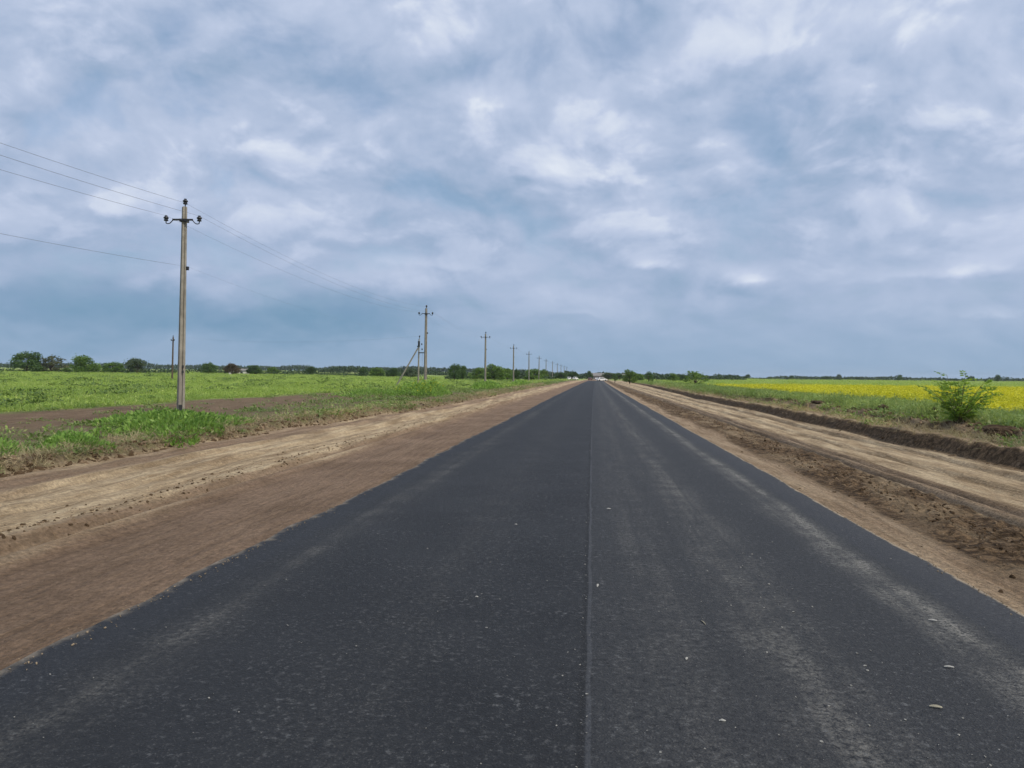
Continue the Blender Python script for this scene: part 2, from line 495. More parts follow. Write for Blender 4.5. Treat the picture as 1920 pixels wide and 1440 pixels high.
def mat_asphalt():
    m, t, bs, out = new_mat('fresh_asphalt')
    pos = t.node('ShaderNodeNewGeometry').outputs['Position']
    u = t.node('ShaderNodeAttribute', attribute_name='across').outputs['Fac']   # metres from the joint
    st = t.noise(t.vm('MULTIPLY', pos, (1.0, 0.12, 1.0)), 2.2, 6, 0.6)
    st2 = t.noise(t.vm('MULTIPLY', pos, (1.0, 0.035, 1.0)), 5.5, 5, 0.6)
    blot = t.noise(pos, 0.8, 5, 0.6)
    agg = t.noise(pos, 75.0, 3, 0.7)
    vor = t.node('ShaderNodeTexVoronoi', feature='F1')
    t.put(vor.inputs['Vector'], pos)
    vor.inputs['Scale'].default_value = 70.0
    wob = t.m('ADD', u, t.m('MULTIPLY', t.m('SUBTRACT', st, 0.5), 0.28))
    patch = t.noise(pos, 1.7, 5, 0.65)
    gr2 = t.noise(pos, 24.0, 4, 0.72)

    def band(c, w):
        dd = t.m('DIVIDE', t.m('SUBTRACT', wob, c), w)
        return t.m('EXPONENT', t.m('MULTIPLY', t.m('MULTIPLY', dd, dd), -1.0))
    base = t.mix(t.smooth(blot, 0.3, 0.7), (0.0100, 0.0112, 0.0135), (0.0160, 0.0176, 0.0205))
    # the newer left lane is darker, the right lane is dusty
    right = t.smooth(u, -0.02, 0.03)
    base = t.mix(t.m('MULTIPLY', right, 0.75), base, (0.027, 0.0285, 0.031))
    # roller and wheel bands, dust dragged on by lorries
    dust = t.m('MULTIPLY', band(2.42, 0.20), 0.85)
    dust = t.m('ADD', dust, t.m('MULTIPLY', band(1.25, 0.26), 0.62))
    dust = t.m('ADD', dust, t.m('MULTIPLY', band(0.50, 0.30), 0.26))
    dust = t.m('ADD', dust, t.m('MULTIPLY', band(-2.62, 0.22), 0.34))
    dust = t.m('ADD', dust, t.m('MULTIPLY', band(-1.2, 0.35), 0.10))
    dust = t.m('MULTIPLY', dust, t.m('ADD', 0.25, t.m('MULTIPLY', t.smooth(st2, 0.36, 0.66), 0.8)))
    dust = t.m('ADD', dust, t.m('MULTIPLY', band(2.50, 0.06), 0.65))
    dust = t.m('MULTIPLY', dust, t.m('ADD', 0.35, t.m('MULTIPLY', t.smooth(patch, 0.36, 0.64), 0.9)))
    dust = t.m('MULTIPLY', dust, t.smooth(t.m('ADD', t.m('MULTIPLY', agg, 0.5), t.m('MULTIPLY', gr2, 0.6)), 0.42, 0.68))
    col = t.mix(t.m('MULTIPLY', dust, 0.95, clamp=True), base, (0.185, 0.178, 0.158))
    # clean dark strip along the right edge and the sealed joint in the middle
    col = t.mix(t.m('MULTIPLY', t.smooth(t.m('ADD', u, t.m('MULTIPLY', t.m('SUBTRACT', st, .5), .10)), 2.66, 2.74), 0.85), col, (0.030, 0.032, 0.037))
    col = t.mix(t.m('MULTIPLY', t.m('SUBTRACT', 1.0, t.smooth(t.m('ADD', u, t.m('MULTIPLY', t.m('SUBTRACT', st, .5), .2)), -3.0, -2.85)), 0.7), col, (0.020, 0.022, 0.026))
    jl = t.m('ABSOLUTE', t.m('ADD', u, t.m('MULTIPLY', t.m('SUBTRACT', t.noise(t.vm('MULTIPLY', pos, (0.0, 1.0, 0.0)), 0.9, 3), 0.5), 0.05)))
    joint = t.m('SUBTRACT', 1.0, t.smooth(jl, 0.009, 0.019))
    joint = t.m('MULTIPLY', joint, t.smooth(t.noise(t.vm('MULTIPLY', pos, (0.0, 0.35, 0.0)), 1.0, 2), 0.30, 0.46))
    col = t.mix(t.m('MULTIPLY', joint, 0.55), col, (0.066, 0.070, 0.078))
    jd = t.m('MULTIPLY', t.smooth(u, -0.07, -0.03), t.m('SUBTRACT', 1.0, t.smooth(u, -0.03, 0.0)))
    col = t.mix(t.m('MULTIPLY', jd, 0.7), col, (0.006, 0.0065, 0.0075))
    # stones in the mix: some pale, gaps dark
    col = t.mix(t.m('MULTIPLY', t.smooth(agg, 0.58, 0.72), 0.45), col, (0.170, 0.172, 0.170))
    col = t.mix(t.m('MULTIPLY', t.smooth(agg, 0.45, 0.30), 0.55), col, (0.012, 0.013, 0.015))
    # soil crumbled onto both edges
    edgeL = t.m('SUBTRACT', 1.0, t.smooth(t.m('ADD', u, t.m('MULTIPLY', t.m('SUBTRACT', t.noise(pos, 4.0, 4), 0.5), 0.30)), -3.36, -3.22))
    edgeR = t.smooth(t.m('ADD', u, t.m('MULTIPLY', t.m('SUBTRACT', t.noise(pos, 5.0, 4), 0.5), 0.10)), 3.10, 3.14)
    col = t.mix(t.m('MULTIPLY', t.m('ADD', edgeL, edgeR, clamp=True), 0.85), col, (0.30, 0.245, 0.175))
    t.put(bs.inputs['Base Color'], col)
    bs.inputs['Roughness'].default_value = 0.72
    t.put(bs.inputs['Roughness'], t.m('ADD', 0.58, t.m('MULTIPLY', agg, 0.3)))
    bs.inputs['Specular IOR Level'].default_value = 0.27
    gr3 = t.noise(pos, 9.0, 5, 0.75)
    gsel = t.m('ADD', 0.35, t.m('MULTIPLY', t.smooth(patch, 0.40, 0.62), 0.65))
    col = t.mix(t.m('MULTIPLY', t.smooth(gr2, 0.54, 0.70), t.m('MULTIPLY', gsel, 0.60)), col, (0.128, 0.132, 0.136))
    col = t.mix(t.m('MULTIPLY', t.smooth(gr3, 0.58, 0.74), 0.30), col, (0.115, 0.118, 0.120))
    col = t.mix(t.m('MULTIPLY', t.smooth(gr2, 0.46, 0.32), 0.65), col, (0.006, 0.0065, 0.008))
    t.put(bs.inputs['Base Color'], col)
    hh = t.m('ADD', t.m('MULTIPLY', agg, 1.0), t.m('MULTIPLY', vor.outputs['Distance'], -0.6))
    bump_node(t, bs, hh, 0.75, 0.012)
    return m


def mat_leaf(name, dark, light, extra=None, trans=0.35, rough=0.6):
    """foliage: each leaf island gets its own tone"""
    m, t, bs, out = new_mat(name)
    g = t.node('ShaderNodeNewGeometry')
    rnd = g.outputs['Random Per Island']
    stops = [(0.0, dark), (1.0, light)]
    if extra:
        stops = [(0.0, dark), (0.86, light), (1.0, extra)]
    c = t.ramp(rnd, stops)
    orr = t.node('ShaderNodeObjectInfo').outputs['Random']
    ptone = t.noise(t.vm('MULTIPLY', g.outputs['Position'], (0.13, 0.085, 0.0)), 1.0, 5, 0.7)
    c = t.mix(0.6, c, t.ramp(ptone, [(0.36, (0.22, 0.30, 0.24)), (0.5, (0.5, 0.5, 0.5)), (0.64, (0.74, 0.70, 0.58))]), 'OVERLAY')
    c = t.mix(0.45, c, t.mix(orr, (0.34, 0.36, 0.30), (0.66, 0.64, 0.60)), 'OVERLAY')
    t.put(bs.inputs['Base Color'], c)
    bs.inputs['Roughness'].default_value = rough
    bs.inputs['Specular IOR Level'].default_value = 0.25
    tr = t.node('ShaderNodeBsdfTranslucent')
    t.put(tr.inputs[0], t.mix(0.5, c, (light[0] * 1.3, light[1] * 1.25, light[2] * 0.7)))
    mx = t.node('ShaderNodeMixShader')
    mx.inputs[0].default_value = trans
    t.l.new(bs.outputs[0], mx.inputs[1])
    t.l.new(tr.outputs[0], mx.inputs[2])
    t.l.new(mx.outputs[0], out.inputs[0])
    return m


def mat_plain(name, c, rough=0.8, spec=0.3, var=0.25, scale=6.0, metal=0.0, c2=None, bump_s=0.0):
    m, t, bs, out = new_mat(name)
    tc = t.node('ShaderNodeTexCoord').outputs['Object']
    n = t.noise(tc, scale, 5, 0.65)
    lo = tuple(v * (1 - var) for v in c)
    hi = c2 or tuple(min(1, v * (1 + var)) for v in c)
    t.put(bs.inputs['Base Color'], t.mix(t.smooth(n, 0.3, 0.7), lo, hi))
    bs.inputs['Roughness'].default_value = rough
    bs.inputs['Specular IOR Level'].default_value = spec
    bs.inputs['Metallic'].default_value = metal
    if bump_s:
        bump_node(t, bs, t.noise(tc, scale * 6, 5, 0.7), bump_s, 0.02)
    return m


def mat_concrete():
    m, t, bs, out = new_mat('weathered_concrete')
    tc = t.node('ShaderNodeTexCoord').outputs['Object']
    n = t.noise(tc, 3.0, 6, 0.65)
    drip = t.noise(t.vm('MULTIPLY', tc, (9.0, 9.0, 0.5)), 1.0, 5, 0.6)
    c = t.mix(t.smooth(n, 0.3, 0.7), (0.200, 0.185, 0.155), (0.300, 0.280, 0.238))
    c = t.mix(t.m('MULTIPLY', t.smooth(drip, 0.50, 0.66), 0.45), c, (0.150, 0.135, 0.110))
    z = t.sep(tc)[2]
    rust = t.m('MULTIPLY', t.smooth(z, 7.0, 8.6), t.smooth(drip, 0.46, 0.60))
    c = t.mix(t.m('MULTIPLY', rust, 0.6), c, (0.120, 0.070, 0.045))
    t.put(bs.inputs['Base Color'], c)
    bs.inputs['Roughness'].default_value = 0.9
    bs.inputs['Specular IOR Level'].default_value = 0.2
    bump_node(t, bs, t.noise(tc, 26.0, 5, 0.7), 0.35, 0.01)
    return m


M = {}
M['ground'] = mat_ground()
M['asphalt'] = mat_asphalt()
M['concrete'] = mat_concrete()
M['steel'] = mat_plain('painted_dark_steel', (0.022, 0.024, 0.028), 0.6, 0.4)
M['porcelain'] = mat_plain('dark_glazed_porcelain', (0.020, 0.022, 0.026), 0.25, 0.5)
M['wire'] = mat_plain('dull_aluminium_wire', (0.16, 0.17, 0.19), 0.6, 0.4, 0.1)
M['bark'] = mat_plain('bark', (0.085, 0.066, 0.048), 0.95, 0.1, 0.4, 4.0)
M['twig'] = mat_plain('green_brown_stem', (0.10, 0.095, 0.04), 0.9, 0.1, 0.3, 8.0)
M['clod'] = mat_plain('dark_soil_clod', (0.070, 0.044, 0.025), 0.97, 0.05, 0.45, 9.0, c2=(0.165, 0.112, 0.068), bump_s=0.8)
M['lump'] = mat_plain('dark_turf_lump', (0.040, 0.027, 0.017), 0.97, 0.05, 0.5, 7.0, c2=(0.100, 0.070, 0.045), bump_s=1.0)
M['drysoil'] = mat_plain('dry_soil_clod', (0.215, 0.158, 0.104), 0.97, 0.05, 0.3, 9.0, bump_s=0.6)
M['grit'] = mat_plain('sandy_grit', (0.24, 0.19, 0.13), 0.95, 0.1, 0.35, 30.0)
M['chip'] = mat_plain('pale_stone_chip', (0.25, 0.245, 0.225), 0.85, 0.2, 0.35, 60.0)
M['scrap'] = mat_plain('pale_scrap', (0.33, 0.325, 0.30), 0.8, 0.2, 0.25, 30.0)
M['straw'] = mat_plain('dry_straw', (0.27, 0.25, 0.19), 0.9, 0.1, 0.25, 30.0)
M['carwhite'] = mat_plain('white_car_paint', (0.72, 0.72, 0.70), 0.3, 0.5, 0.04)
M['cardark'] = mat_plain('dark_red_car_paint', (0.10, 0.045, 0.045), 0.35, 0.5, 0.05)
M['glass'] = mat_plain('car_glass', (0.03, 0.035, 0.04), 0.1, 0.5, 0.1)
M['tyre'] = mat_plain('tyre_rubber', (0.02, 0.02, 0.02), 0.9, 0.2, 0.1)
M['redlamp'] = mat_plain('red_lamp_glass', (0.30, 0.02, 0.02), 0.3, 0.5, 0.1)
M['wallwhite'] = mat_plain('whitewashed_wall', (0.55, 0.54, 0.50), 0.9, 0.2, 0.15, 1.0)
M['wallgrey'] = mat_plain('grey_brown_wall', (0.24, 0.21, 0.185), 0.9, 0.2, 0.15, 1.0)
M['slate'] = mat_plain('grey_corrugated_roof', (0.20, 0.19, 0.185), 0.9, 0.2, 0.2, 1.5)
M['wood'] = mat_plain('old_wood', (0.10, 0.075, 0.055), 0.9, 0.15, 0.3, 3.0)
G_ = {
    'grass': mat_leaf('field_grass_blades', (0.160, 0.255, 0.052), (0.370, 0.485, 0.130), (0.46, 0.49, 0.21), 0.45),
    'lush': mat_leaf('lush_weed_leaves', (0.052, 0.125, 0.024), (0.290, 0.460, 0.110), (0.42, 0.54, 0.18), 0.45),
    'darkweed': mat_leaf('dark_field_weeds', (0.060, 0.110, 0.030), (0.140, 0.215, 0.060), None, 0.3),
    'verge': mat_leaf('verge_weed_leaves', (0.080, 0.140, 0.034), (0.210, 0.290, 0.095), (0.30, 0.28, 0.15), 0.35),
    'greyweed': mat_leaf('grey_green_weeds', (0.110, 0.180, 0.055), (0.275, 0.365, 0.125), (0.40, 0.40, 0.20), 0.42),
    'dryst': mat_leaf('dry_stalks', (0.220, 0.175, 0.105), (0.460, 0.385, 0.250), None, 0.25),
    'rapeleaf': mat_leaf('rape_stems', (0.080, 0.150, 0.035), (0.190, 0.290, 0.070), None, 0.35),
    'rapeflower': mat_leaf('rape_flowers', (0.38, 0.39, 0.020), (0.68, 0.65, 0.050), None, 0.35),
    'yellow': mat_leaf('yellow_weed_flowers', (0.40, 0.40, 0.02), (0.58, 0.55, 0.05), None, 0.3),
    'sapling': mat_leaf('sapling_leaflets', (0.055, 0.130, 0.024), (0.240, 0.360, 0.060), None, 0.45),
    'tree_dense': mat_leaf('dark_tree_leaves', (0.026, 0.062, 0.020), (0.098, 0.168, 0.046), None, 0.3),
    'tree_green': mat_leaf('green_tree_leaves', (0.050, 0.108, 0.024), (0.180, 0.280, 0.062), None, 0.4),
    'tree_olive': mat_leaf('olive_tree_leaves', (0.066, 0.082, 0.034), (0.155, 0.160, 0.075), None, 0.3),
    'tree_grey': mat_leaf('grey_green_tree_leaves', (0.050, 0.080, 0.044), (0.130, 0.170, 0.092), None, 0.3),
    'tree_brown': mat_leaf('reddish_brown_tree_leaves', (0.060, 0.045, 0.030), (0.145, 0.108, 0.066), None, 0.3),
    'tree_far': mat_leaf('far_wood_leaves', (0.028, 0.056, 0.030), (0.070, 0.110, 0.050), None, 0.2),
}

# ------------------------------------------------------------------ the ground sheet
def build_ground():
    def geo(a, b, r, first):
        v = [a]
        s = first
        while v[-1] < b:
            v.append(v[-1] + s)
            s *= r
        return v
    right = list(np.arange(2.9, 6.6, 0.05)) + list(np.arange(6.6, 12.6, 0.065)) + geo(12.6, 4000, 1.13, 0.12)
    left = list(np.arange(3.0, 6.8, 0.06)) + list(np.arange(6.8, 14.0, 0.08)) + geo(14.0, 4000, 1.11, 0.12)
    xs = np.array(sorted([-v for v in left] + [-1.5, 0.0, 1.5] + right))
    ys = [-400, -150, -60, -30, -15, -8, -4, -1, 1, 2]
    y = 2.6
    while y < 40:
        ys.append(y)
        y *= 1.0095
    while y < 420:
        ys.append(y)
        y *= 1.02
    while y < 4200:
        ys.append(y)
        y *= 1.10
    ys = np.array(ys)
    X, Y = np.meshgrid(xs, ys)
    Xw = X + bend(Y) * (1 - sstep(30, 400, np.abs(X)))
    Z = ground_z(Xw, Y)
    nx, ny = len(xs), len(ys)
    V = np.stack([Xw.ravel(), Y.ravel(), Z.ravel()], 1)
    i = np.arange(nx * ny).reshape(ny, nx)
    F = np.stack([i[:-1, :-1].ravel(), i[:-1, 1:].ravel(), i[1:, 1:].ravel(), i[1:, :-1].ravel()], 1)
    o = new_mesh_obj('ground', V, F, M['ground'], smooth=True)
    me = o.data
    u = (Xw - bend(Y)).ravel()
    x, y = Xw.ravel(), Y.ravel()
    w1 = fbm(u / 0.8, y / 4.0, 4, 71)
    w2 = fbm(x / 5.0, y / 7.0, 4, 72)
    vl, bl = verge_line(y), bank_line(y)
    damp = sstep(-5.75, -5.35, u + 0.5 * w1) * (u < 0)
    damp = np.maximum(damp, 0.85 * sstep(0.9, 0.2, np.abs(u - vl - 0.75 + 1.2 * w1)) * sstep(-0.25, 0.1, w2 + 0.12) * (u < 0))
    damp = np.maximum(damp, 0.8 * sstep(0.28, 0.08, np.abs(u + 6.0 + 0.4 * w1)) * (u < 0))
    damp = np.maximum(damp, 0.55 * sstep(4.4, 3.9, u + 0.6 * w1) * (u > 0))
    damp = np.maximum(damp, 0.6 * sstep(0.5, 0.2, np.abs(u - 5.8 + 0.4 * w1)) * (u > 0))
    dark = 0.92 * sstep(3.75, 4.1, u + 0.9 * w1) * sstep(5.6, 5.15, u + 0.5 * w1) * (0.7 + 0.6 * sstep(-0.25, 0.15, fbm(u / 0.5, y / 1.4, 3, 81)))
    for c in (5.45, 5.80, 6.15, 6.9, 8.0, 8.75):
        dark = np.maximum(dark, 0.5 * bump(u + 0.22 * fbm(y / 10.0, y * 0 + 4.0, 3, 44), c + 0.12 * fbm(y / 6.0, y * 0 + c, 2, 99), 0.07) * sstep(-0.2, 0.15, w2))  # shadow in the wheel ruts painted as a darker tone
    face = sstep(-0.30, -0.02, u - bl) * sstep(0.42, 0.22, u - bl)
    dark = np.maximum(dark, 0.95 * face * (1 - sstep(200, 320, y)))  # bank face: moist fresh-cut soil, with its shade painted in too
    sl = bl + 1.75 + 0.9 * fbm(y / 2.5, y * 0 + 9.0, 3, 49)
    dark = np.maximum(dark, 0.85 * sstep(0.30, 0.10, np.abs(u - sl - 0.02)) * sstep(-0.12, 0.08, fbm(y / 1.6, u * 0 + 2.0, 3, 88)))
    soil = sstep(0.10, -0.25, u - vl) * (u < 0)
    soil = np.maximum(soil, 0.22 * sstep(0.3, 0.7, u - bl))
    damp = np.maximum(damp, 0.6 * sstep(0.3, 0.6, u - bl))
    brown = sstep(1.0, -1.0, np.abs(u + 20.5 + 3.0 * w2) - 4.0) * (1 - sstep(60, 95, y)) * (0.75 + 0.6 * sstep(-0.2, 0.2, w2))
    brown = np.clip(brown, 0, 1)
    field = np.maximum(sstep(-24.0, -26.0, u + 2.5 * w2) * (1 - brown), sstep(-11, -14, u + 3 * w2) * sstep(60, 110, y))
    field = np.maximum(field, sstep(1.9, 3.0, u - bl + 0.8 * w1))
    farv = sstep(320, 420, y)
    field = np.maximum(field, farv * sstep(5, 9, np.abs(u)))
    r = np.hypot(x, y)
    straw = sstep(500, 560, r) * (1 - sstep(700, 760, r)) * sstep(-120, -200, x) * 0.7
    for n, v in (('zone_damp', damp), ('zone_dark', dark), ('zone_soil', soil), ('zone_brown', brown), ('zone_field', field), ('zone_straw', straw)):
        set_attr(me, n, np.clip(v, 0, 1))
    tag(o, kind='structure')
    return o


build_ground()


def build_road():
    us = np.array([ROAD_L - 0.05, ROAD_L - 0.005, ROAD_L + 0.02, -2.6, -1.4, -0.5, -0.06, -0.02, 0.0, 0.03, 0.6, 1.6, 2.4, 2.8, ROAD_R - 0.02, ROAD_R + 0.004, ROAD_R + 0.05])
    zs = np.array([-0.20, -0.030, -0.004, 0.0, 0.004, 0.008, 0.009, 0.002, 0.004, 0.009, 0.008, 0.004, 0.002, 0.0, -0.004, -0.030, -0.20])
    ys = [-40, -20, -8, -2]
    y = 0.5
    while y < 330:
        ys.append(y)
        y += max(0.12, y * 0.012)
    ys = np.array(ys)
    U, Y = np.meshgrid(us, ys)
    Z = np.tile(zs, (len(ys), 1)).astype(float)
    wL = 0.13 * fbm(Y / 0.55, Y * 0, 3, 91) + 0.14 * fbm(Y / 4.0, Y * 0, 2, 92)
    wR = 0.05 * fbm(Y / 0.6, Y * 0 + 5, 3, 93) + 0.08 * fbm(Y / 5.0, Y * 0 + 5, 2, 94)
    off = wL * sstep(-2.9, -3.2, U) + wR * sstep(2.8, 3.1, U)
    Xw = U + off + bend(Y)
    nx, ny = len(us), len(ys)
    V = np.stack([Xw.ravel(), Y.ravel(), Z.ravel()], 1)
    i = np.arange(nx * ny).reshape(ny, nx)
    F = np.stack([i[:-1, :-1].ravel(), i[:-1, 1:].ravel(), i[1:, 1:].ravel(), i[1:, :-1].ravel()], 1)
    o = new_mesh_obj('road', V, F, M['asphalt'])
    set_attr(o.data, 'across', U.ravel())
    tag(o, kind='structure')


build_road()

# ------------------------------------------------------------------ mesh builders
class MB:
    def __init__(self):
        self.v, self.f = [], []

    def add(self, verts, faces):
        b = len(self.v)
        self.v.extend([tuple(p) for p in verts])
        self.f.extend([tuple(b + i for i in fc) for fc in faces])

    def box(self, c, s, taper=1.0):
        x, y, z = c
        a, b, h = s[0] / 2, s[1] / 2, s[2] / 2
        vs = [(x - a, y - b, z - h), (x + a, y - b, z - h), (x + a, y + b, z - h), (x - a, y + b, z - h)]
        a *= taper
        b *= taper
        vs += [(x - a, y - b, z + h), (x + a, y - b, z + h), (x + a, y + b, z + h), (x - a, y + b, z + h)]
        self.add(vs, [(3, 2, 1, 0), (4, 5, 6, 7), (0, 1, 5, 4), (1, 2, 6, 5), (2, 3, 7, 6), (3, 0, 4, 7)])

    def tube(self, pts, rad, n=8, cap=True):
        pts = [Vector(p) for p in pts]
        rads = rad if isinstance(rad, (list, tuple)) else [rad] * len(pts)
        rings = []
        base = len(self.v)
        up0 = None
        for i, p in enumerate(pts):
            d = (pts[min(i + 1, len(pts) - 1)] - pts[max(i - 1, 0)]).normalized()
            ref = Vector((0, 0, 1)) if abs(d.z) < 0.9 else Vector((1, 0, 0))
            s = d.cross(ref).normalized()
            if up0 is not None and s.dot(up0) < 0:
                s = -s
            up0 = s
            q = s.cross(d)
            for k in range(n):
                a = 2 * math.pi * k / n
                self.v.append(tuple(p + (s * math.cos(a) + q * math.sin(a)) * rads[i]))
        for i in range(len(pts) - 1):
            for k in range(n):
                a, b = base + i * n + k, base + i * n + (k + 1) % n
                self.f.append((a, b, b + n, a + n))
        if cap:
            self.f.append(tuple(base + k for k in range(n))[::-1])
            self.f.append(tuple(base + (len(pts) - 1) * n + k for k in range(n)))

    def lathe(self, prof, n=14, c=(0, 0, 0)):
        b = len(self.v)
        for r, z in prof:
            for k in range(n):
                a = 2 * math.pi * k / n
                self.v.append((c[0] + r * math.cos(a), c[1] + r * math.sin(a), c[2] + z))
        for i in range(len(prof) - 1):
            for k in range(n):
                p, q = b + i * n + k, b + i * n + (k + 1) % n
                self.f.append((p, q, q + n, p + n))
        self.f.append(tuple(b + k for k in range(n))[::-1])
        self.f.append(tuple(b + (len(prof) - 1) * n + k for k in range(n)))

    def build(self, name, mat, parent=None, smooth=False):
        return new_mesh_obj(name, np.array(self.v), [list(f) for f in self.f], mat, parent, smooth)


def copy_tree(o, parent=None):
    c = o.copy()
    COL.objects.link(c)
    c.parent = parent
    for ch in list(o.children):
        copy_tree(ch, c)
    return c


# ------------------------------------------------------------------ power poles
INS_PROF = [(0.020, 0.0), (0.085, 0.012), (0.100, 0.045), (0.070, 0.085), (0.078, 0.10), (0.110, 0.125), (0.112, 0.165), (0.080, 0.20),
            (0.055, 0.215), (0.060, 0.25), (0.030, 0.265)]
POST_H = 9.15
ARM_Z = 8.55
HALF = 0.76


def post_mesh(h, wb, wt):
    """tapered trapezoid concrete post with a long recessed panel in two faces"""
    mb = MB()
    prof = [(-0.5, -0.5), (0.5, -0.5), (0.5, -0.12), (0.33, -0.07), (0.33, 0.07), (0.5, 0.12), (0.5, 0.5), (-0.5, 0.5), (-0.5, 0.12), (-0.33, 0.07), (-0.33, -0.07), (-0.5, -0.12)]
    rings = []
    zs = [-0.6, 0.0, h * 0.35, h * 0.7, h - 0.03, h]
    n = len(prof)
    for j, z in enumerate(zs):
        w = wb + (wt - wb) * max(z, 0) / h
        sc = 0.90 if j == len(zs) - 1 else 1.0
        for px, py in prof:
            mb.v.append((px * w * sc, py * w * 0.86 * sc, z))
    for j in range(len(zs) - 1):
        for k in range(n):
            a, b = j * n + k, j * n + (k + 1) % n
            mb.f.append((a, b, b + n, a + n))
    mb.f.append(tuple((len(zs) - 1) * n + k for k in range(n)))
    return mb


def make_pole(name, pin=0.16):
    root = empty(name)
    po = post_mesh(POST_H, 0.32, 0.205).build('post', M['concrete'], root)
    po.rotation_euler.z = R(-50)
    for c, d in (((0.165, 0.02, 2.05), (0.05, 0.07, 0.11)), ((0.165, 0.02, 1.82), (0.05, 0.07, 0.11)), ((0.13, -0.06, 0.20), (0.12, 0.12, 0.30))):
        st = MB()
        st.box(c, d)
        st.build('dark_spot_block', M['steel'], po)  # added dark blocks standing in for holes and the black foot of the post
    arm = MB()
    arm.box((0, -0.15, ARM_Z), (0.92, 0.07, 0.075))
    a_ob = arm.build('crossarm', M['steel'], root)
    cl = MB()
    cl.box((0, -0.005, ARM_Z - 0.02), (0.29, 0.34, 0.13))
    cl.build('clamp', M['steel'], a_ob)
    for s in (-1, 1):
        hk = MB()
        pts = [(s * 0.44, -0.15, ARM_Z)]
        for k in range(1, 8):
            f = k / 7
            pts.append((s * (0.44 + 0.24 * f + 0.07 * f * f), -0.15, ARM_Z - 0.20 * math.sin(f * math.pi * 0.62) + 0.02 * f))
        pts.append((s * HALF, -0.15, ARM_Z - 0.12))
        pts.append((s * HALF, -0.15, ARM_Z + 0.0))
        hk.tube(pts, 0.022, 6)
        hk.build('hook', M['steel'], a_ob)
        ins = MB()
        ins.lathe(INS_PROF, 14, (s * HALF, -0.15, ARM_Z - 0.075))
        ins.build('insulator', M['porcelain'], root, True)
    pn = MB()
    pn.tube([(0.03, 0, POST_H - 0.05), (0.03, 0, POST_H + pin)], 0.024, 6)
    pn.build('pin', M['steel'], root)
    ins = MB()
    ins.lathe(INS_PROF, 14, (0.03, 0, POST_H + pin - 0.06))
    ins.build('insulator', M['porcelain'], root, True)
    # lower cable bracket
    br = MB()
    br.box((0.17, 0.0, 6.42), (0.14, 0.09, 0.16))
    br.build('cable_bracket', M['steel'], root)
    return root


POLES = [(-18.2, 32.6, 0.9, 0.0), (-18.25, 83.6, 0.5, 0.4), (-18.6, 134.5, 0.1, -0.3), (-18.9, 187.0, 0.0, 0.2), (-19.2, 238, -0.3, 0.3), (-19.6, 289, 0.5, 0.0),
         (-19.9, 340, 0.2, 0.0), (-19.6, 391, 0.0, 0.0), (-19.4, 442, 0.3, 0.0), (-19.2, 493, -0.4, 0.0), (-19.0, 544, 0.0, 0.0), (-18.8, 595, 0.2, 0.0)]
POLE_LABELS = [
    'tall concrete power pole standing in the bright green weed clump, largest in view',
    'second concrete pole of the roadside row, beside the yellow-topped weed clump',
    'third concrete pole of the roadside row, in front of the rounded green trees',
    'fourth concrete pole of the roadside row counted from the camera',
    'fifth concrete pole of the roadside row counted from the camera',
    'sixth concrete pole of the roadside row counted from the camera',
    'seventh small pole of the roadside row counted from the camera',
    'eighth small pole of the roadside row counted from the camera',
    'ninth tiny pole of the roadside row counted from the camera',
    'tenth tiny pole of the roadside row counted from the camera',
    'eleventh tiny pole of the roadside row, last but one towards the village',
    'last and tiniest pole of the roadside row near the village',
]
pole0 = make_pole('power_pole')
poles = []
for i, (px, py, lean, lean2) in enumerate(POLES):
    o = pole0 if i == 0 else copy_tree(pole0)
    o.location = (px, py, gz(px, py) - 0.02)
    o.rotation_euler = (R(lean2), R(lean), R([2, -3, 1, 4, -2, 3, 0, -4, 2, 1, 0, 2][i]))
    tag(o, POLE_LABELS[i], 'power pole', 'power poles along the road')
    poles.append(o)
bpy.context.view_layer.update()


def build_wires():
    attach = [((0.03, 0, POST_H + 0.17), 'top wire strung over the tips of the roadside power poles', 0.85, 0.0065),
              ((-HALF, -0.15, ARM_Z + 0.17), 'wire on the left crossarm insulators of the roadside poles', 0.85, 0.0065),
              ((HALF, -0.15, ARM_Z + 0.17), 'wire on the right crossarm insulators of the roadside poles', 0.85, 0.0065),
              ((0.17, 0, 6.50), 'lowest thin cable hung below the crossarms of the roadside poles', 0.80, 0.0055)]
    for a, label, sag, rad in attach:
        stops = [Vector((-18.3 + a[0], -18.4 + a[1], a[2] - 0.05))] + [p.matrix_world @ Vector(a) for p in poles]
        if a[2] < 7:
            stops = stops[:6]
        pts, rr = [], []
        for k in range(len(stops) - 1):
            p, q = stops[k], stops[k + 1]
            n = 28 if k < 3 else 10
            for j in range(n):
                f = j / n
                v = p.lerp(q, f)
                v.z -= 4 * sag * f * (1 - f)
                pts.append(v)
                rr.append(rad if k == 0 else (0.0042 if a[2] > 7 else 0.002))
        pts.append(stops[-1])
        rr.append(rad)
        mb = MB()
        mb.tube(pts, rr, 5)
        tag(mb.build('power_wire', M['wire']), label, 'wire', 'wires of the roadside power line')


build_wires()


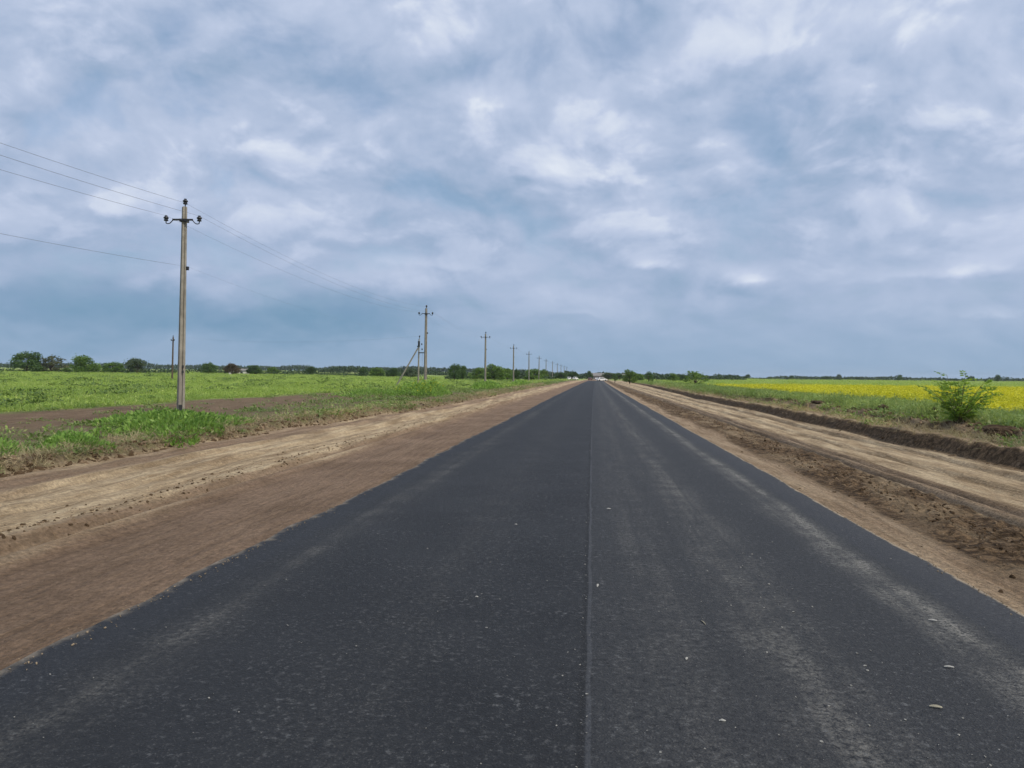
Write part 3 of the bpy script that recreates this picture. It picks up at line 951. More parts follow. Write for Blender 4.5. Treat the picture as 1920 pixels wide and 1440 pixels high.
def branch_poles():
    x, y = -25.5, 112.0
    r = empty('braced_power_pole', (x, y, gz(x, y)))
    tag(r, 'braced pole with slanting strut and switchgear, left of the second roadside pole', 'power pole')
    p = MB()
    p.tube([(0, 0, -0.5), (0.04, 0, 3.5), (0.10, 0, 7.1)], [0.14, 0.12, 0.09], 8)
    p.build('post', M['concrete'], r)
    s = MB()
    s.tube([(-3.5, -0.4, -0.4), (-0.05, -0.05, 5.75)], [0.13, 0.10], 8)
    s.build('strut', M['concrete'], r)
    a = MB()
    a.box((0.62, -0.10, 5.05), (1.15, 0.14, 0.14))
    a.box((1.10, -0.10, 5.12), (0.30, 0.2, 0.2))
    a.build('switch_bracket', M['steel'], r)
    hd = MB()
    hd.box((0.08, -0.05, 6.35), (0.26, 0.26, 0.85))
    hd.tube([(0.10, 0, 7.0), (0.16, 0, 7.45)], 0.035, 6)
    hd.build('head_frame', M['steel'], r)
    for dx, dz in ((0.16, 7.35), (-0.10, 5.85), (0.5, 6.2), (0.55, 5.45)):
        i = MB()
        i.lathe(INS_PROF, 10, (dx, 0, dz))
        i.build('insulator', M['porcelain'], r, True)
    d = MB()
    d.tube([(0.62, -0.1, 5.0), (0.58, -0.1, 2.5), (0.5, -0.1, 0.0)], 0.018, 5)
    d.build('down_cable', M['wire'], r)
    x, y = -85.6, 150.0
    r2 = empty('wooden_power_pole', (x, y, gz(x, y)))
    r2.rotation_euler = (0, R(1.2), 0)
    tag(r2, 'thin dark pole far in the field just left of the largest pole', 'power pole')
    p = MB()
    p.tube([(0, 0, -0.5), (0, 0, 4), (0, 0, 8.9)], [0.19, 0.17, 0.14], 8)
    p.build('post', M['wood'], r2)
    a = MB()
    a.box((0, -0.15, 8.15), (0.75, 0.1, 0.12))
    a.build('crossarm', M['steel'], r2)
    for dx in (-0.33, 0.33, 0.0):
        i = MB()
        i.lathe(INS_PROF, 10, (dx, -0.15 if dx else 0, 8.2 if dx else 8.95))
        i.build('insulator', M['porcelain'], r2, True)
    mb = MB()
    p, q = Vector((-25.35, 112, gz(-25.5, 112) + 7.5)), Vector((-85.4, 150, gz(-85.6, 150) + 9.0))
    pts = []
    for k in range(25):
        f = k / 24
        v = p.lerp(q, f)
        v.z -= 4 * 1.0 * f * (1 - f)
        pts.append(v)
    mb.tube(pts, 0.006, 4)
    tag(mb.build('branch_wire', M['wire']), 'thin branch wire from the braced pole out over the green field', 'wire')


branch_poles()

# ------------------------------------------------------------------ foliage meshes
def quads_from(c, ax, up, w, h):
    """leaf quads: centre base c, width axis ax, length axis up (n,3); pointed leaf shape as one quad"""
    v0 = c
    v1 = c + ax * (w / 2)[:, None] + up * (h * 0.5)[:, None]
    v2 = c + up * h[:, None]
    v3 = c - ax * (w / 2)[:, None] + up * (h * 0.5)[:, None]
    V = np.stack([v0, v1, v2, v3], 1).reshape(-1, 3)
    F = np.arange(len(c) * 4).reshape(-1, 4)
    return V, F


def unit(v):
    return v / np.maximum(np.linalg.norm(v, axis=1, keepdims=True), 1e-9)


def leaf_cloud(rng, centers, size, spread=1.0, droop=0.0):
    n = len(centers)
    up = unit(rng.normal(size=(n, 3)) + np.array([0, 0, -droop]))
    ax = unit(np.cross(up, rng.normal(size=(n, 3))))
    s = size * rng.uniform(0.6, 1.4, n)
    return quads_from(centers, ax, up, s * 0.75 * spread, s)


def join_vf(parts):
    V, F, b = [], [], 0
    for v, f in parts:
        V.append(v)
        F.append(f + b)
        b += len(v)
    return np.concatenate(V), np.concatenate(F)


def make_tree_meshes(kind, seed):
    """unit tree: height 1, crown width about 1; returns (trunk mesh, crown mesh)"""
    rng = np.random.default_rng(seed)
    mat = {'dense': 'tree_dense', 'green': 'tree_green', 'olive': 'tree_olive', 'grey': 'tree_grey', 'brown': 'tree_brown', 'bush': 'tree_green',
           'thin': 'tree_dense', 'shrub': 'tree_green'}[kind]
    trunk_h = {'bush': 0.02, 'shrub': 0.03, 'thin': 0.20}.get(kind, 0.05)
    nl = {'bush': 13, 'shrub': 12, 'thin': 6, 'olive': 16, 'grey': 13}.get(kind, 17)
    mb = MB()
    mb.tube([(0, 0, -0.06), (0.01, 0, trunk_h), (0.02, 0.01, trunk_h + 0.35)], [0.035, 0.026, 0.012], 7)
    lobes = []
    for k in range(nl):
        a = k * 2.4 + rng.uniform(-0.4, 0.4)
        f = (k + 0.5) / nl
        zc = trunk_h + 0.10 + (0.70 - trunk_h) * f + rng.uniform(-0.05, 0.05)
        prof = math.sin(math.pi * min(1, 0.36 + 0.58 * f)) ** 0.8 if kind != 'shrub' else 0.5 + 0.5 * f
        rad = 0.36 * prof * rng.uniform(0.55, 1.05)
        c = np.array([math.cos(a) * rad, math.sin(a) * rad, zc])
        r = rng.uniform(0.07, 0.21) * (0.75 if kind in ('olive', 'shrub') else 1.0)
        lobes.append((c, r))
        base = Vector((0.01, 0, trunk_h + 0.02 + 0.3 * f * rng.uniform(0.3, 1)))
        mb.tube([base, base.lerp(Vector(c), 0.5) + Vector((0, 0, 0.03)), Vector(c)], [0.014, 0.009, 0.004], 5)
    parts = []
    dens = {'olive': 0.7, 'shrub': 0.55, 'thin': 0.8}.get(kind, 1.0)
    for c, r in lobes:
        n = int(230 * dens * (r / 0.15) ** 2)
        d = unit(rng.normal(size=(n, 3)))
        rr = r * rng.uniform(0.35, 1.12, n) ** 0.7
        pts = c + d * rr[:, None] * np.array([1.05, 1.05, 0.85])
        keep = pts[:, 2] > 0.02
        parts.append(leaf_cloud(rng, pts[keep], 0.052))
    # stray sprays outside the lobes make the outline ragged
    n = int(260 * dens)
    ii = rng.integers(0, nl, n)
    pts = np.array([lobes[i][0] + unit(rng.normal(size=(1, 3)))[0] * lobes[i][1] * rng.uniform(1.0, 1.75) for i in ii])
    parts.append(leaf_cloud(rng, pts[pts[:, 2] > 0.03], 0.042))
    V, F = join_vf(parts)
    # normalise crown size
    wid = max(np.percentile(V[:, 0], 98.5) - np.percentile(V[:, 0], 1.5), 0.1)
    hgt = np.percentile(V[:, 2], 99.3)
    return mb, V, F, wid, hgt, G_[mat]


TREE_PROTOS = {}


def tree(x, y, h, w, kind, seed, name, label, cat, group, rz=0.0):
    key = (kind, seed % 3)
    if key not in TREE_PROTOS:
        mb, V, F, wid, hgt, mat = make_tree_meshes(kind, 100 + 17 * (seed % 3) + hash_kind(kind))
        tv = np.array(mb.v) / np.array([wid, wid, hgt])
        t0 = new_mesh_obj('trunk', tv, [list(f) for f in mb.f], M['bark'])
        c0 = new_mesh_obj('crown', V / np.array([wid, wid, hgt]), F, mat)
        TREE_PROTOS[key] = (t0.data, c0.data)
        bpy.data.objects.remove(t0)
        bpy.data.objects.remove(c0)
    td, cd = TREE_PROTOS[key]
    r = empty(name, (x, y, gz(x, y) - 0.05), rz)
    r.scale = (w, w, h)
    for nm, d in (('trunk', td), ('crown', cd)):
        o = bpy.data.objects.new(nm, d)
        COL.objects.link(o)
        o.parent = r
    tag(r, label, cat, group)
    return r


def hash_kind(k):
    return sum(ord(c) for c in k)


TREES = [
    (-200.2, 255.0, 7.2, 9.1, 'dense', 0, 'broadleaf_tree', 'tallest dark green tree at the far left end of the tree row'),
    (-196.0, 262.0, 6.1, 9.7, 'olive', 0, 'broadleaf_tree', 'thin-leaved olive brown tree right beside the tallest dark green tree'),
    (-173.4, 248.0, 5.8, 9.2, 'green', 0, 'broadleaf_tree', 'broad green tree standing alone right of the olive brown tree'),
    (-181.5, 250.0, 1.9, 2.8, 'bush', 1, 'bush', 'little round bush between the olive tree and the broad green tree'),
    (-173.8, 265.0, 4.0, 7.0, 'bush', 0, 'bush', 'wide low green bush right of the broad green tree'),
    (-160.6, 258.0, 5.4, 6.1, 'grey', 0, 'broadleaf_tree', 'grey-green upright tree at the field edge left of the largest pole'),
    (-155.6, 300.0, 4.5, 5.9, 'dense', 1, 'broadleaf_tree', 'dark round tree just left of the low white building'),
    (-141.5, 292.0, 4.3, 5.9, 'brown', 0, 'broadleaf_tree', 'reddish brown round tree just right of the low white building'),
    (-138.3, 305.0, 3.9, 6.6, 'dense', 2, 'broadleaf_tree', 'dark green spreading tree next to the reddish brown tree'),
    (-141.0, 330.0, 3.3, 5.2, 'green', 1, 'broadleaf_tree', 'small green tree second right of the reddish brown tree'),
    (-125.7, 335.0, 4.0, 4.8, 'dense', 0, 'broadleaf_tree', 'dark lone tree midway between the largest pole and the braced pole'),
    (-104.1, 345.0, 4.3, 3.9, 'dense', 1, 'broadleaf_tree', 'dark dome-shaped tree left of the foot of the slanting strut'),
    (-94.7, 335.0, 4.0, 6.7, 'green', 2, 'broadleaf_tree', 'pale green tree between the dome-shaped tree and the slanting strut'),
    (-88.8, 340.0, 4.1, 6.3, 'dense', 2, 'broadleaf_tree', 'dark tree directly behind the slanting strut'),
    (-83.3, 350.0, 4.1, 4.9, 'grey', 1, 'broadleaf_tree', 'grey-green tree under the upper part of the slanting strut'),
    (-45.7, 255.0, 5.4, 3.9, 'dense', 0, 'broadleaf_tree', 'taller one of the dark pair right of the second pole'),
    (-44.0, 262.0, 5.0, 2.9, 'dense', 2, 'broadleaf_tree', 'narrow shorter one of the dark pair right of the second pole'),
    (-39.6, 270.0, 4.4, 6.4, 'green', 0, 'broadleaf_tree', 'green tree just left of the third pole'),
    (-32.9, 262.0, 5.5, 8.1, 'green', 1, 'broadleaf_tree', 'broadest rounded green tree, just right of the third pole'),
    (-30.8, 280.0, 4.4, 5.1, 'green', 2, 'broadleaf_tree', 'low green tree just left of the fourth pole'),
    (-28.2, 290.0, 4.3, 2.8, 'dense', 1, 'broadleaf_tree', 'small dark tree right behind the fourth pole'),
    (-22.3, 300.0, 4.5, 7.1, 'green', 0, 'broadleaf_tree', 'wide rounded tree between the fifth and sixth poles'),
    (-19.8, 320.0, 4.5, 4.0, 'green', 1, 'broadleaf_tree', 'small rounded tree just right of the sixth pole'),
    (-15.5, 400.0, 4.0, 5.5, 'dense', 0, 'broadleaf_tree', 'small dark tree behind the tiniest poles'),
    (-9.9, 430.0, 4.6, 5.4, 'dense', 1, 'broadleaf_tree', 'dark tree above the white cars on the left roadside'),
    (-1.0, 440.0, 4.9, 3.4, 'dense', 2, 'broadleaf_tree', 'dark tree standing where the road vanishes'),
    (10.5, 470.0, 4.4, 6.5, 'grey', 0, 'broadleaf_tree', 'hazy tree behind the white car on the right roadside'),
    (16.5, 455.0, 4.0, 5.5, 'dense', 0, 'broadleaf_tree', 'hazy dark tree right of the grey-roofed house'),
    (7.6, 250.0, 3.1, 2.0, 'thin', 0, 'young_tree', 'small dark thin tree where the right dirt shoulder ends'),
    (10.4, 212.0, 3.8, 3.9, 'bush', 2, 'bush', 'bright round bush at the far end of the right bank'),
    (18.3, 300.0, 2.9, 4.4, 'green', 2, 'bush', 'low green bush behind the bright round bush'),
    (14.3, 195.0, 3.0, 2.3, 'thin', 1, 'young_tree', 'thin dark young tree between the round bush and the loose shrub'),
    (34.4, 330.0, 3.4, 4.6, 'green', 0, 'bush', 'hazy green bush left of the loose roadside shrub'),
    (39.4, 340.0, 3.2, 4.0, 'dense', 1, 'bush', 'hazy dark bush almost touching the loose roadside shrub'),
    (17.3, 130.0, 2.7, 3.9, 'shrub', 0, 'shrub', 'loose airy shrub at the start of the yellow field'),
    (177.0, 900.0, 5.8, 6.7, 'dense', 0, 'field_tree', 'round tree on the right horizon, first from the road'),
    (208.6, 930.0, 3.7, 5.0, 'dense', 1, 'field_tree', 'tiny tree on the right horizon, second from the road'),
    (226.5, 900.0, 5.0, 6.7, 'dense', 2, 'field_tree', 'round tree on the right horizon, third from the road'),
    (256.0, 960.0, 4.1, 6.4, 'grey', 0, 'field_tree', 'pale low tree on the right horizon, fourth from the road'),
    (263.9, 900.0, 4.7, 9.6, 'dense', 1, 'field_tree', 'wide dark tree on the right horizon, fifth from the road'),
    (268.5, 870.0, 6.5, 5.2, 'grey', 1, 'field_tree', 'tall greyish tree on the right horizon, sixth from the road'),
    (287.6, 900.0, 3.7, 4.8, 'dense', 0, 'field_tree', 'tiny tree on the right horizon right of the tall greyish one'),
    (305.1, 800.0, 6.1, 5.8, 'dense', 2, 'field_tree', 'lone dark tree on the right horizon left of the roadside sapling'),
    (382.2, 820.0, 5.7, 5.9, 'dense', 1, 'field_tree', 'dark tree on the horizon just right of the roadside sapling'),
    (397.7, 800.0, 6.9, 4.7, 'dense', 0, 'field_tree', 'tall dark tree on the horizon nearest the right picture edge'),
]
_rg = random.Random(3)
for (tx, ty, th, tw, tk, ts, tn, tl) in TREES:
    grp = {'bush': 'bushes', 'shrub': 'bushes', 'young_tree': 'young trees'}.get(tn, 'trees along the horizon')
    tree(tx, ty, th, tw, tk, ts, tn, tl, 'bush' if tn in ('bush', 'shrub') else 'tree', grp, _rg.uniform(0, 6.28))


def far_wood():
    rng = np.random.default_rng(55)
    parts = []

    def strip(n, xa, ya, xb, yb, hmin, hmax, depth, size, seed):
        f = rng.uniform(0, 1, n)
        x = xa + (xb - xa) * f
        y = ya + (yb - ya) * f + rng.uniform(0, depth, n)
        ln = math.hypot(xb - xa, yb - ya)
        top = hmin + (hmax - hmin) * np.clip(0.5 + 1.3 * fbm(f * ln / 14.0, f * 0, 3, seed), 0, 1) * (0.55 + 0.9 * np.clip(0.5 + fbm(f * ln / 120, f * 0 + 4, 2, seed + 5), 0, 1))
        z = base_z(x, y) + top * rng.uniform(0.02, 1, n) ** 0.8
        parts.append(leaf_cloud(rng, np.stack([x, y, z], 1), size, 1.3))
    strip(15000, -1110, 1050, -260, 1180, 3.0, 8.0, 35, 2.2, 1)
    strip(7000, -300, 1180, -40, 1150, 3.5, 8.5, 30, 2.0, 2)
    strip(6000, -190, 520, -60, 560, 1.5, 4.6, 25, 1.1, 3)
    strip(5500, -62, 430, -14, 520, 2.2, 5.2, 25, 0.9, 4)
    strip(6000, -20, 560, 60, 600, 2.5, 6.0, 30, 1.1, 5)
    strip(3500, 30, 420, 110, 560, 1.5, 4.0, 25, 1.0, 6)
    strip(8000, 80, 900, 330, 960, 0.8, 3.6, 25, 1.3, 7)
    strip(16000, 250, 960, 820, 900, 1.5, 5.2, 35, 1.6, 8)
    strip(3000, -222, 258, -150, 268, 0.3, 2.0, 8, 0.5, 9)
    strip(3400, -168, 306, -80, 352, 0.3, 2.3, 10, 0.55, 10)
    strip(2600, -52, 268, -16, 318, 0.4, 2.4, 8, 0.5, 11)
    strip(2200, -420, 470, -170, 520, 0.6, 3.2, 15, 0.9, 12)
    V, F = join_vf(parts)
    o = new_mesh_obj('far_treeline', V, F, G_['tree_far'])
    tag(o, 'dark strip of distant woodland along the whole horizon', 'woodland', kind='stuff')


far_wood()

# ------------------------------------------------------------------ plants by instancing
PROTO_COL = bpy.data.collections.new('plant_prototypes')     # never linked: only a source for scattering


def blades(rng, n, rad, hmin, hmax, wid, lean, segs=2):
    """curved grass blades as strips of quads"""
    a = rng.uniform(0, 2 * np.pi, n)
    r = rad * np.sqrt(rng.uniform(0, 1, n))
    base = np.stack([r * np.cos(a), r * np.sin(a), np.zeros(n)], 1)
    h = rng.uniform(hmin, hmax, n)
    da = rng.uniform(0, 2 * np.pi, n)
    d = np.stack([np.cos(da), np.sin(da), np.zeros(n)], 1)
    sx = np.stack([-np.sin(da), np.cos(da), np.zeros(n)], 1)
    ln = lean * rng.uniform(0.3, 1.2, n)
    V = []
    for k in range(segs + 1):
        f = k / segs
        c = base + d * (h * ln * f * f)[:, None] + np.array([0, 0, 1.0]) * (h * (f - 0.25 * ln * f * f))[:, None]
        w = wid * (1 - f * 0.85) * rng.uniform(0.8, 1.2, n)
        V += [c - sx * (w / 2)[:, None], c + sx * (w / 2)[:, None]]
    V = np.stack(V, 1)
    k = V.shape[1]
    V = V.reshape(-1, 3)
    F = []
    for s in range(segs):
        q = np.array([2 * s, 2 * s + 1, 2 * s + 3, 2 * s + 2])
        F.append(np.arange(n)[:, None] * k + q)
    return V, np.concatenate(F)


def leafy(rng, n, rad, h, size, dome=True):
    a = rng.uniform(0, 2 * np.pi, n)
    r = rad * np.sqrt(rng.uniform(0, 1, n))
    z = h * rng.uniform(0.05, 1, n) * (1 - 0.6 * (r / rad) ** 2 if dome else 1)
    c = np.stack([r * np.cos(a), r * np.sin(a), z], 1)
    up = unit(np.stack([np.cos(a) * 0.7, np.sin(a) * 0.7, np.full(n, 0.5)], 1) + rng.normal(size=(n, 3)) * 0.5)
    ax = unit(np.cross(up, np.array([0, 0, 1.0]) + rng.normal(size=(n, 3)) * 0.2))
    s = size * rng.uniform(0.6, 1.4, n)
    return quads_from(c, ax, up, s * 0.5, s)


def proto(name, vf_mats):
    V, F, mi, mats, b = [], [], [], [], 0
    for (v, f), mt in vf_mats:
        V.append(v)
        F.append(f + b)
        if mt not in mats:
            mats.append(mt)
        mi.append(np.full(len(f), mats.index(mt)))
        b += len(v)
    o = new_mesh_obj(name, np.concatenate(V), np.concatenate(F))
    for mt in mats:
        o.data.materials.append(mt)
    o.data.polygons.foreach_set('material_index', np.concatenate(mi).astype(np.int32))
    COL.objects.unlink(o)
    return o


def scatter(name, protos, pts, scale, hscale, label, cat, seed=0, tilt=0.12):
    """one object: points carrying instances of the prototypes"""
    col = bpy.data.collections.new(name + '_prototypes')
    for p in protos:
        col.objects.link(p)
    n = len(pts)
    rng = np.random.default_rng(seed)
    me = bpy.data.meshes.new(name)
    me.vertices.add(n)
    me.vertices.foreach_set('co', np.asarray(pts, dtype=np.float32).ravel())
    rot = np.stack([rng.normal(0, tilt, n), rng.normal(0, tilt, n), rng.uniform(0, 6.283, n)], 1)
    sc = np.stack([scale, scale, hscale], 1)
    for nm, arr in (('irot', rot), ('iscale', sc)):
        at = me.attributes.new(nm, 'FLOAT_VECTOR', 'POINT')
        at.data.foreach_set('vector', arr.astype(np.float32).ravel())
    at = me.attributes.new('iidx', 'INT', 'POINT')
    at.data.foreach_set('value', rng.integers(0, len(protos), n).astype(np.int32))
    o = bpy.data.objects.new(name, me)
    COL.objects.link(o)
    tree_ = bpy.data.node_groups.new(name + '_scatter', 'GeometryNodeTree')
    tree_.interface.new_socket('Geometry', in_out='INPUT', socket_type='NodeSocketGeometry')
    tree_.interface.new_socket('Geometry', in_out='OUTPUT', socket_type='NodeSocketGeometry')
    nd = tree_.nodes
    gi, go = nd.new('NodeGroupInput'), nd.new('NodeGroupOutput')
    ci = nd.new('GeometryNodeCollectionInfo')
    ci.inputs['Collection'].default_value = col
    ci.inputs['Separate Children'].default_value = True
    ci.inputs['Reset Children'].default_value = True
    iop = nd.new('GeometryNodeInstanceOnPoints')
    iop.inputs['Pick Instance'].default_value = True

    def named(nm, dt):
        a = nd.new('GeometryNodeInputNamedAttribute')
        a.data_type = dt
        a.inputs['Name'].default_value = nm
        return a.outputs['Attribute']
    lk = tree_.links
    lk.new(gi.outputs[0], iop.inputs['Points'])
    lk.new(ci.outputs[0], iop.inputs['Instance'])
    lk.new(named('iidx', 'INT'), iop.inputs['Instance Index'])
    lk.new(named('irot', 'FLOAT_VECTOR'), iop.inputs['Rotation'])
    lk.new(named('iscale', 'FLOAT_VECTOR'), iop.inputs['Scale'])
    lk.new(iop.outputs[0], go.inputs[0])
    md = o.modifiers.new('scatter', 'NODES')
    md.node_group = tree_
    tag(o, label, cat, kind='stuff')
    return o


def spread(rng, n, y0, y1, power=1.0):
    """distances with density falling off away from the camera"""
    f = rng.uniform(0, 1, n)
    return np.exp(np.log(y0) + (np.log(y1) - np.log(y0)) * f) if power == 1.0 else (y0 ** (1 - power) + f * (y1 ** (1 - power) - y0 ** (1 - power))) ** (1 / (1 - power))


def place(x, y, dz=-0.01):
    return np.stack([x, y, ground_z(x, y) + dz], 1)


def plants():
    rng = np.random.default_rng(12)
    # --- prototypes
    fg = [proto('field_grass_tuft', [(blades(rng, 46, 0.55, 0.08, 0.26, 0.030, 0.9), G_['grass']), (leafy(rng, 16, 0.5, 0.20, 0.11), G_['grass'])]) for _ in range(4)]
    vg = [proto('verge_weed', [(leafy(rng, 26, 0.22, 0.12, 0.075), G_['verge']), (blades(rng, 12, 0.2, 0.06, 0.18, 0.012, 0.9), G_['verge'])]) for _ in range(4)]
    dg = [proto('dry_stalk_tuft', [(blades(rng, 26, 0.22, 0.05, 0.20, 0.010, 1.6), G_['dryst'])]) for _ in range(3)]
    gw = [proto('tall_weed', [(blades(rng, 18, 0.25, 0.22, 0.62, 0.022, 0.5), G_['greyweed']), (leafy(rng, 44, 0.28, 0.48, 0.10), G_['greyweed'])]) for _ in range(4)]
    dk = [proto('dark_weed', [(leafy(rng, 46, 0.32, 0.42, 0.12), G_['darkweed']), (blades(rng, 10, 0.2, 0.2, 0.5, 0.02, 0.6), G_['greyweed'])]) for _ in range(3)]
    rp = []
    for _ in range(4):
        st = blades(rng, 30, 0.5, 0.35, 0.72, 0.022, 0.25)
        lf = leafy(rng, 46, 0.52, 0.50, 0.14, dome=False)
        n = 84
        a = rng.uniform(0, 6.283, n)
        r = 0.55 * np.sqrt(rng.uniform(0, 1, n))
        pts = np.stack([r * np.cos(a), r * np.sin(a), 0.66 + rng.normal(0, 0.10, n)], 1)
        rp.append(proto('rape_plant', [(st, G_['rapeleaf']), (lf, G_['rapeleaf']), (leaf_cloud(rng, pts, 0.060, 1.3), G_['rapeflower'])]))

    # --- green field on the left
    n = 26000
    y = spread(rng, n, 14, 420)
    x = -rng.uniform(0, 1, n) * (0.95 * y + 20)
    u = x - bend(y)
    w2 = fbm(x / 5.0, y / 7.0, 4, 72)
    edge = np.where(y < 60, -25.5, -25.5 + 13 * sstep(60, 120, y))
    keep = (u + 2.5 * w2 < edge)
    x, y = x[keep], y[keep]
    s = 0.8 + np.clip(y / 90, 0, 3.2) + rng.uniform(0, 0.3, len(x))
    h = rng.uniform(0.6, 1.15, len(x)) * (1 + 0.35 * np.clip(fbm(x / 9, y / 25, 3, 5), -.5, .5) * 2) * (1 + y / 500)
    scatter('field_grass', fg, place(x, y), s, h, 'bright green grass and weeds covering the open left field', 'grass', 1)

    # darker, taller weeds dotted over the field
    n = 2600
    y = spread(rng, n, 22, 300)
    x = -rng.uniform(0, 1, n) * (0.95 * y + 10) - 14
    u = x - bend(y)
    keep = (u < np.where(y < 60, -26.5, -26.5 + 13 * sstep(60, 120, y))) & (fbm(x / 6, y / 9, 3, 25) > 0.02)
    x, y = x[keep], y[keep]
    s = rng.uniform(0.8, 1.7, len(x)) * (1 + y / 120)
    scatter('field_weeds', dk, place(x, y), s, rng.uniform(0.6, 1.1, len(x)) * (1 + y / 300), 'darker leafy weeds dotted through the left field grass', 'weeds', 11)

    # --- weedy verge on the left: sparse seedlings and dry stalks
    n = 15000
    y = spread(rng, n, 9, 260)
    x = rng.uniform(-25, -8.6, n)
    u = x - bend(y)
    cl = fbm(x / 1.6, y / 2.4, 4, 15)
    br = 1 - np.exp(-((u + 20.5 + 3.0 * fbm(x / 5.0, y / 7.0, 4, 72)) / 4.2) ** 4) * (1 - sstep(60, 95, y))
    keep = (u < verge_line(y) - 0.1) & (rng.uniform(0, 1, n) < np.clip(0.24 + 2.4 * cl, 0.03, 1) * (1 - 0.5 * sstep(-13, -16, u) * (1 - sstep(60, 90, y))) * (0.22 + 0.78 * (1 - br * 0) * np.where(br > 0.5, 1, 0.04)))
    keep &= ~((np.abs(x + 17.6 - 0.56 * (32.6 - y)) < 1.6) & (y > 26.5) & (y < 33.5))
    x2, y2 = x[keep], y[keep]
    s = rng.uniform(0.7, 1.5, len(x2)) * (1 + y2 / 70)
    nr_ = 700
    yr = spread(rng, nr_, 12, 120)
    xr = bank_line(yr) + 0.35 + rng.uniform(0, 1, nr_) ** 0.7 * 2.0 + bend(yr)
    kr = fbm(xr / 0.9, yr / 1.6, 3, 35) > 0.0
    x2, y2 = np.concatenate([x2, xr[kr]]), np.concatenate([y2, yr[kr]])
    s = rng.uniform(0.7, 1.5, len(x2)) * (1 + y2 / 70)
    scatter('verge_weeds', vg, place(x2, y2), s, s * rng.uniform(0.5, 1.1, len(x2)) / (1 + y2 / 140), 'low scattered weeds on the clodded soil along both verges', 'weeds', 2)
    n = 3300
    y = spread(rng, n, 9, 150)
    x = verge_line(y) - np.abs(rng.normal(0, 0.9, n)) - 0.05 + bend(y)
    k2 = rng.uniform(0, 1, n) < 0.6
    xr = bank_line(y) + 0.3 + np.abs(rng.normal(0.5, 0.8, n)) + bend(y)
    x = np.where(k2, x, xr)
    s = rng.uniform(0.5, 1.1, n) * (1 + y / 110)
    scatter('dry_stalks', dg, place(x, y), s, s * 0.9, 'dry straw-coloured stalks torn up along the graded dirt edges', 'dry grass', 3, 0.5)

    # --- tall weeds on the right between the bank and the rape
    n = 9000
    y = spread(rng, n, 12, 330)
    bl = bank_line(y)
    x = bl + 2.5 + rng.uniform(-0.6, 1, n) * (4.6 + 0.02 * y) + bend(y)
    u = x - bend(y)
    keep = u > bl + 2.45 - 1.5 * sstep(40, 85, y) + 0.9 * fbm(y / 2.5, y * 0 + 9.0, 3, 49)
    x, y = x[keep], y[keep]
    s = rng.uniform(0.7, 1.25, len(x)) * (1 + y / 130)
    hh = rng.uniform(0.55, 1.15, len(x)) * (0.75 + 0.9 * np.clip(fbm(x / 2, y / 4, 3, 16) + 0.3, 0, 1))
    scatter('tall_weeds', gw, place(x, y), s, hh, 'tall grey-green weeds growing between the bank and the yellow field', 'weeds', 4)

    # --- rape field in flower
    n = 30000
    y = spread(rng, n, 14, 118)
    x = rng.uniform(0, 1, n) * (0.80 * y + 22) + 13
    edge = 14.4 + 1.6 * fbm(y / 5, y * 0, 3, 18) + 0.035 * y
    keep = (x > edge) & (y > 6)
    x, y = x[keep], y[keep]
    s = rng.uniform(0.85, 1.15, len(x)) * (0.9 + y / 95)
    h = rng.uniform(0.78, 1.08, len(x)) * 0.92 * (1 + 0.5 * fbm(x / 5, y / 9, 3, 19))
    scatter('rapeseed_crop', rp, place(x, y), s, h, 'yellow flowering rapeseed crop filling the right field', 'crop', 5, 0.06)
    n = 9000
    y = spread(rng, n, 114, 900)
    x = rng.uniform(0, 1, n) * (0.82 * y + 30) + 16
    s = 1.2 + y / 100 + rng.uniform(0, 1, n)
    scatter('young_crop', fg, place(x, y), s, rng.uniform(0.9, 1.4, n), 'even green crop beyond the yellow field reaching the horizon', 'crop', 6)


plants()


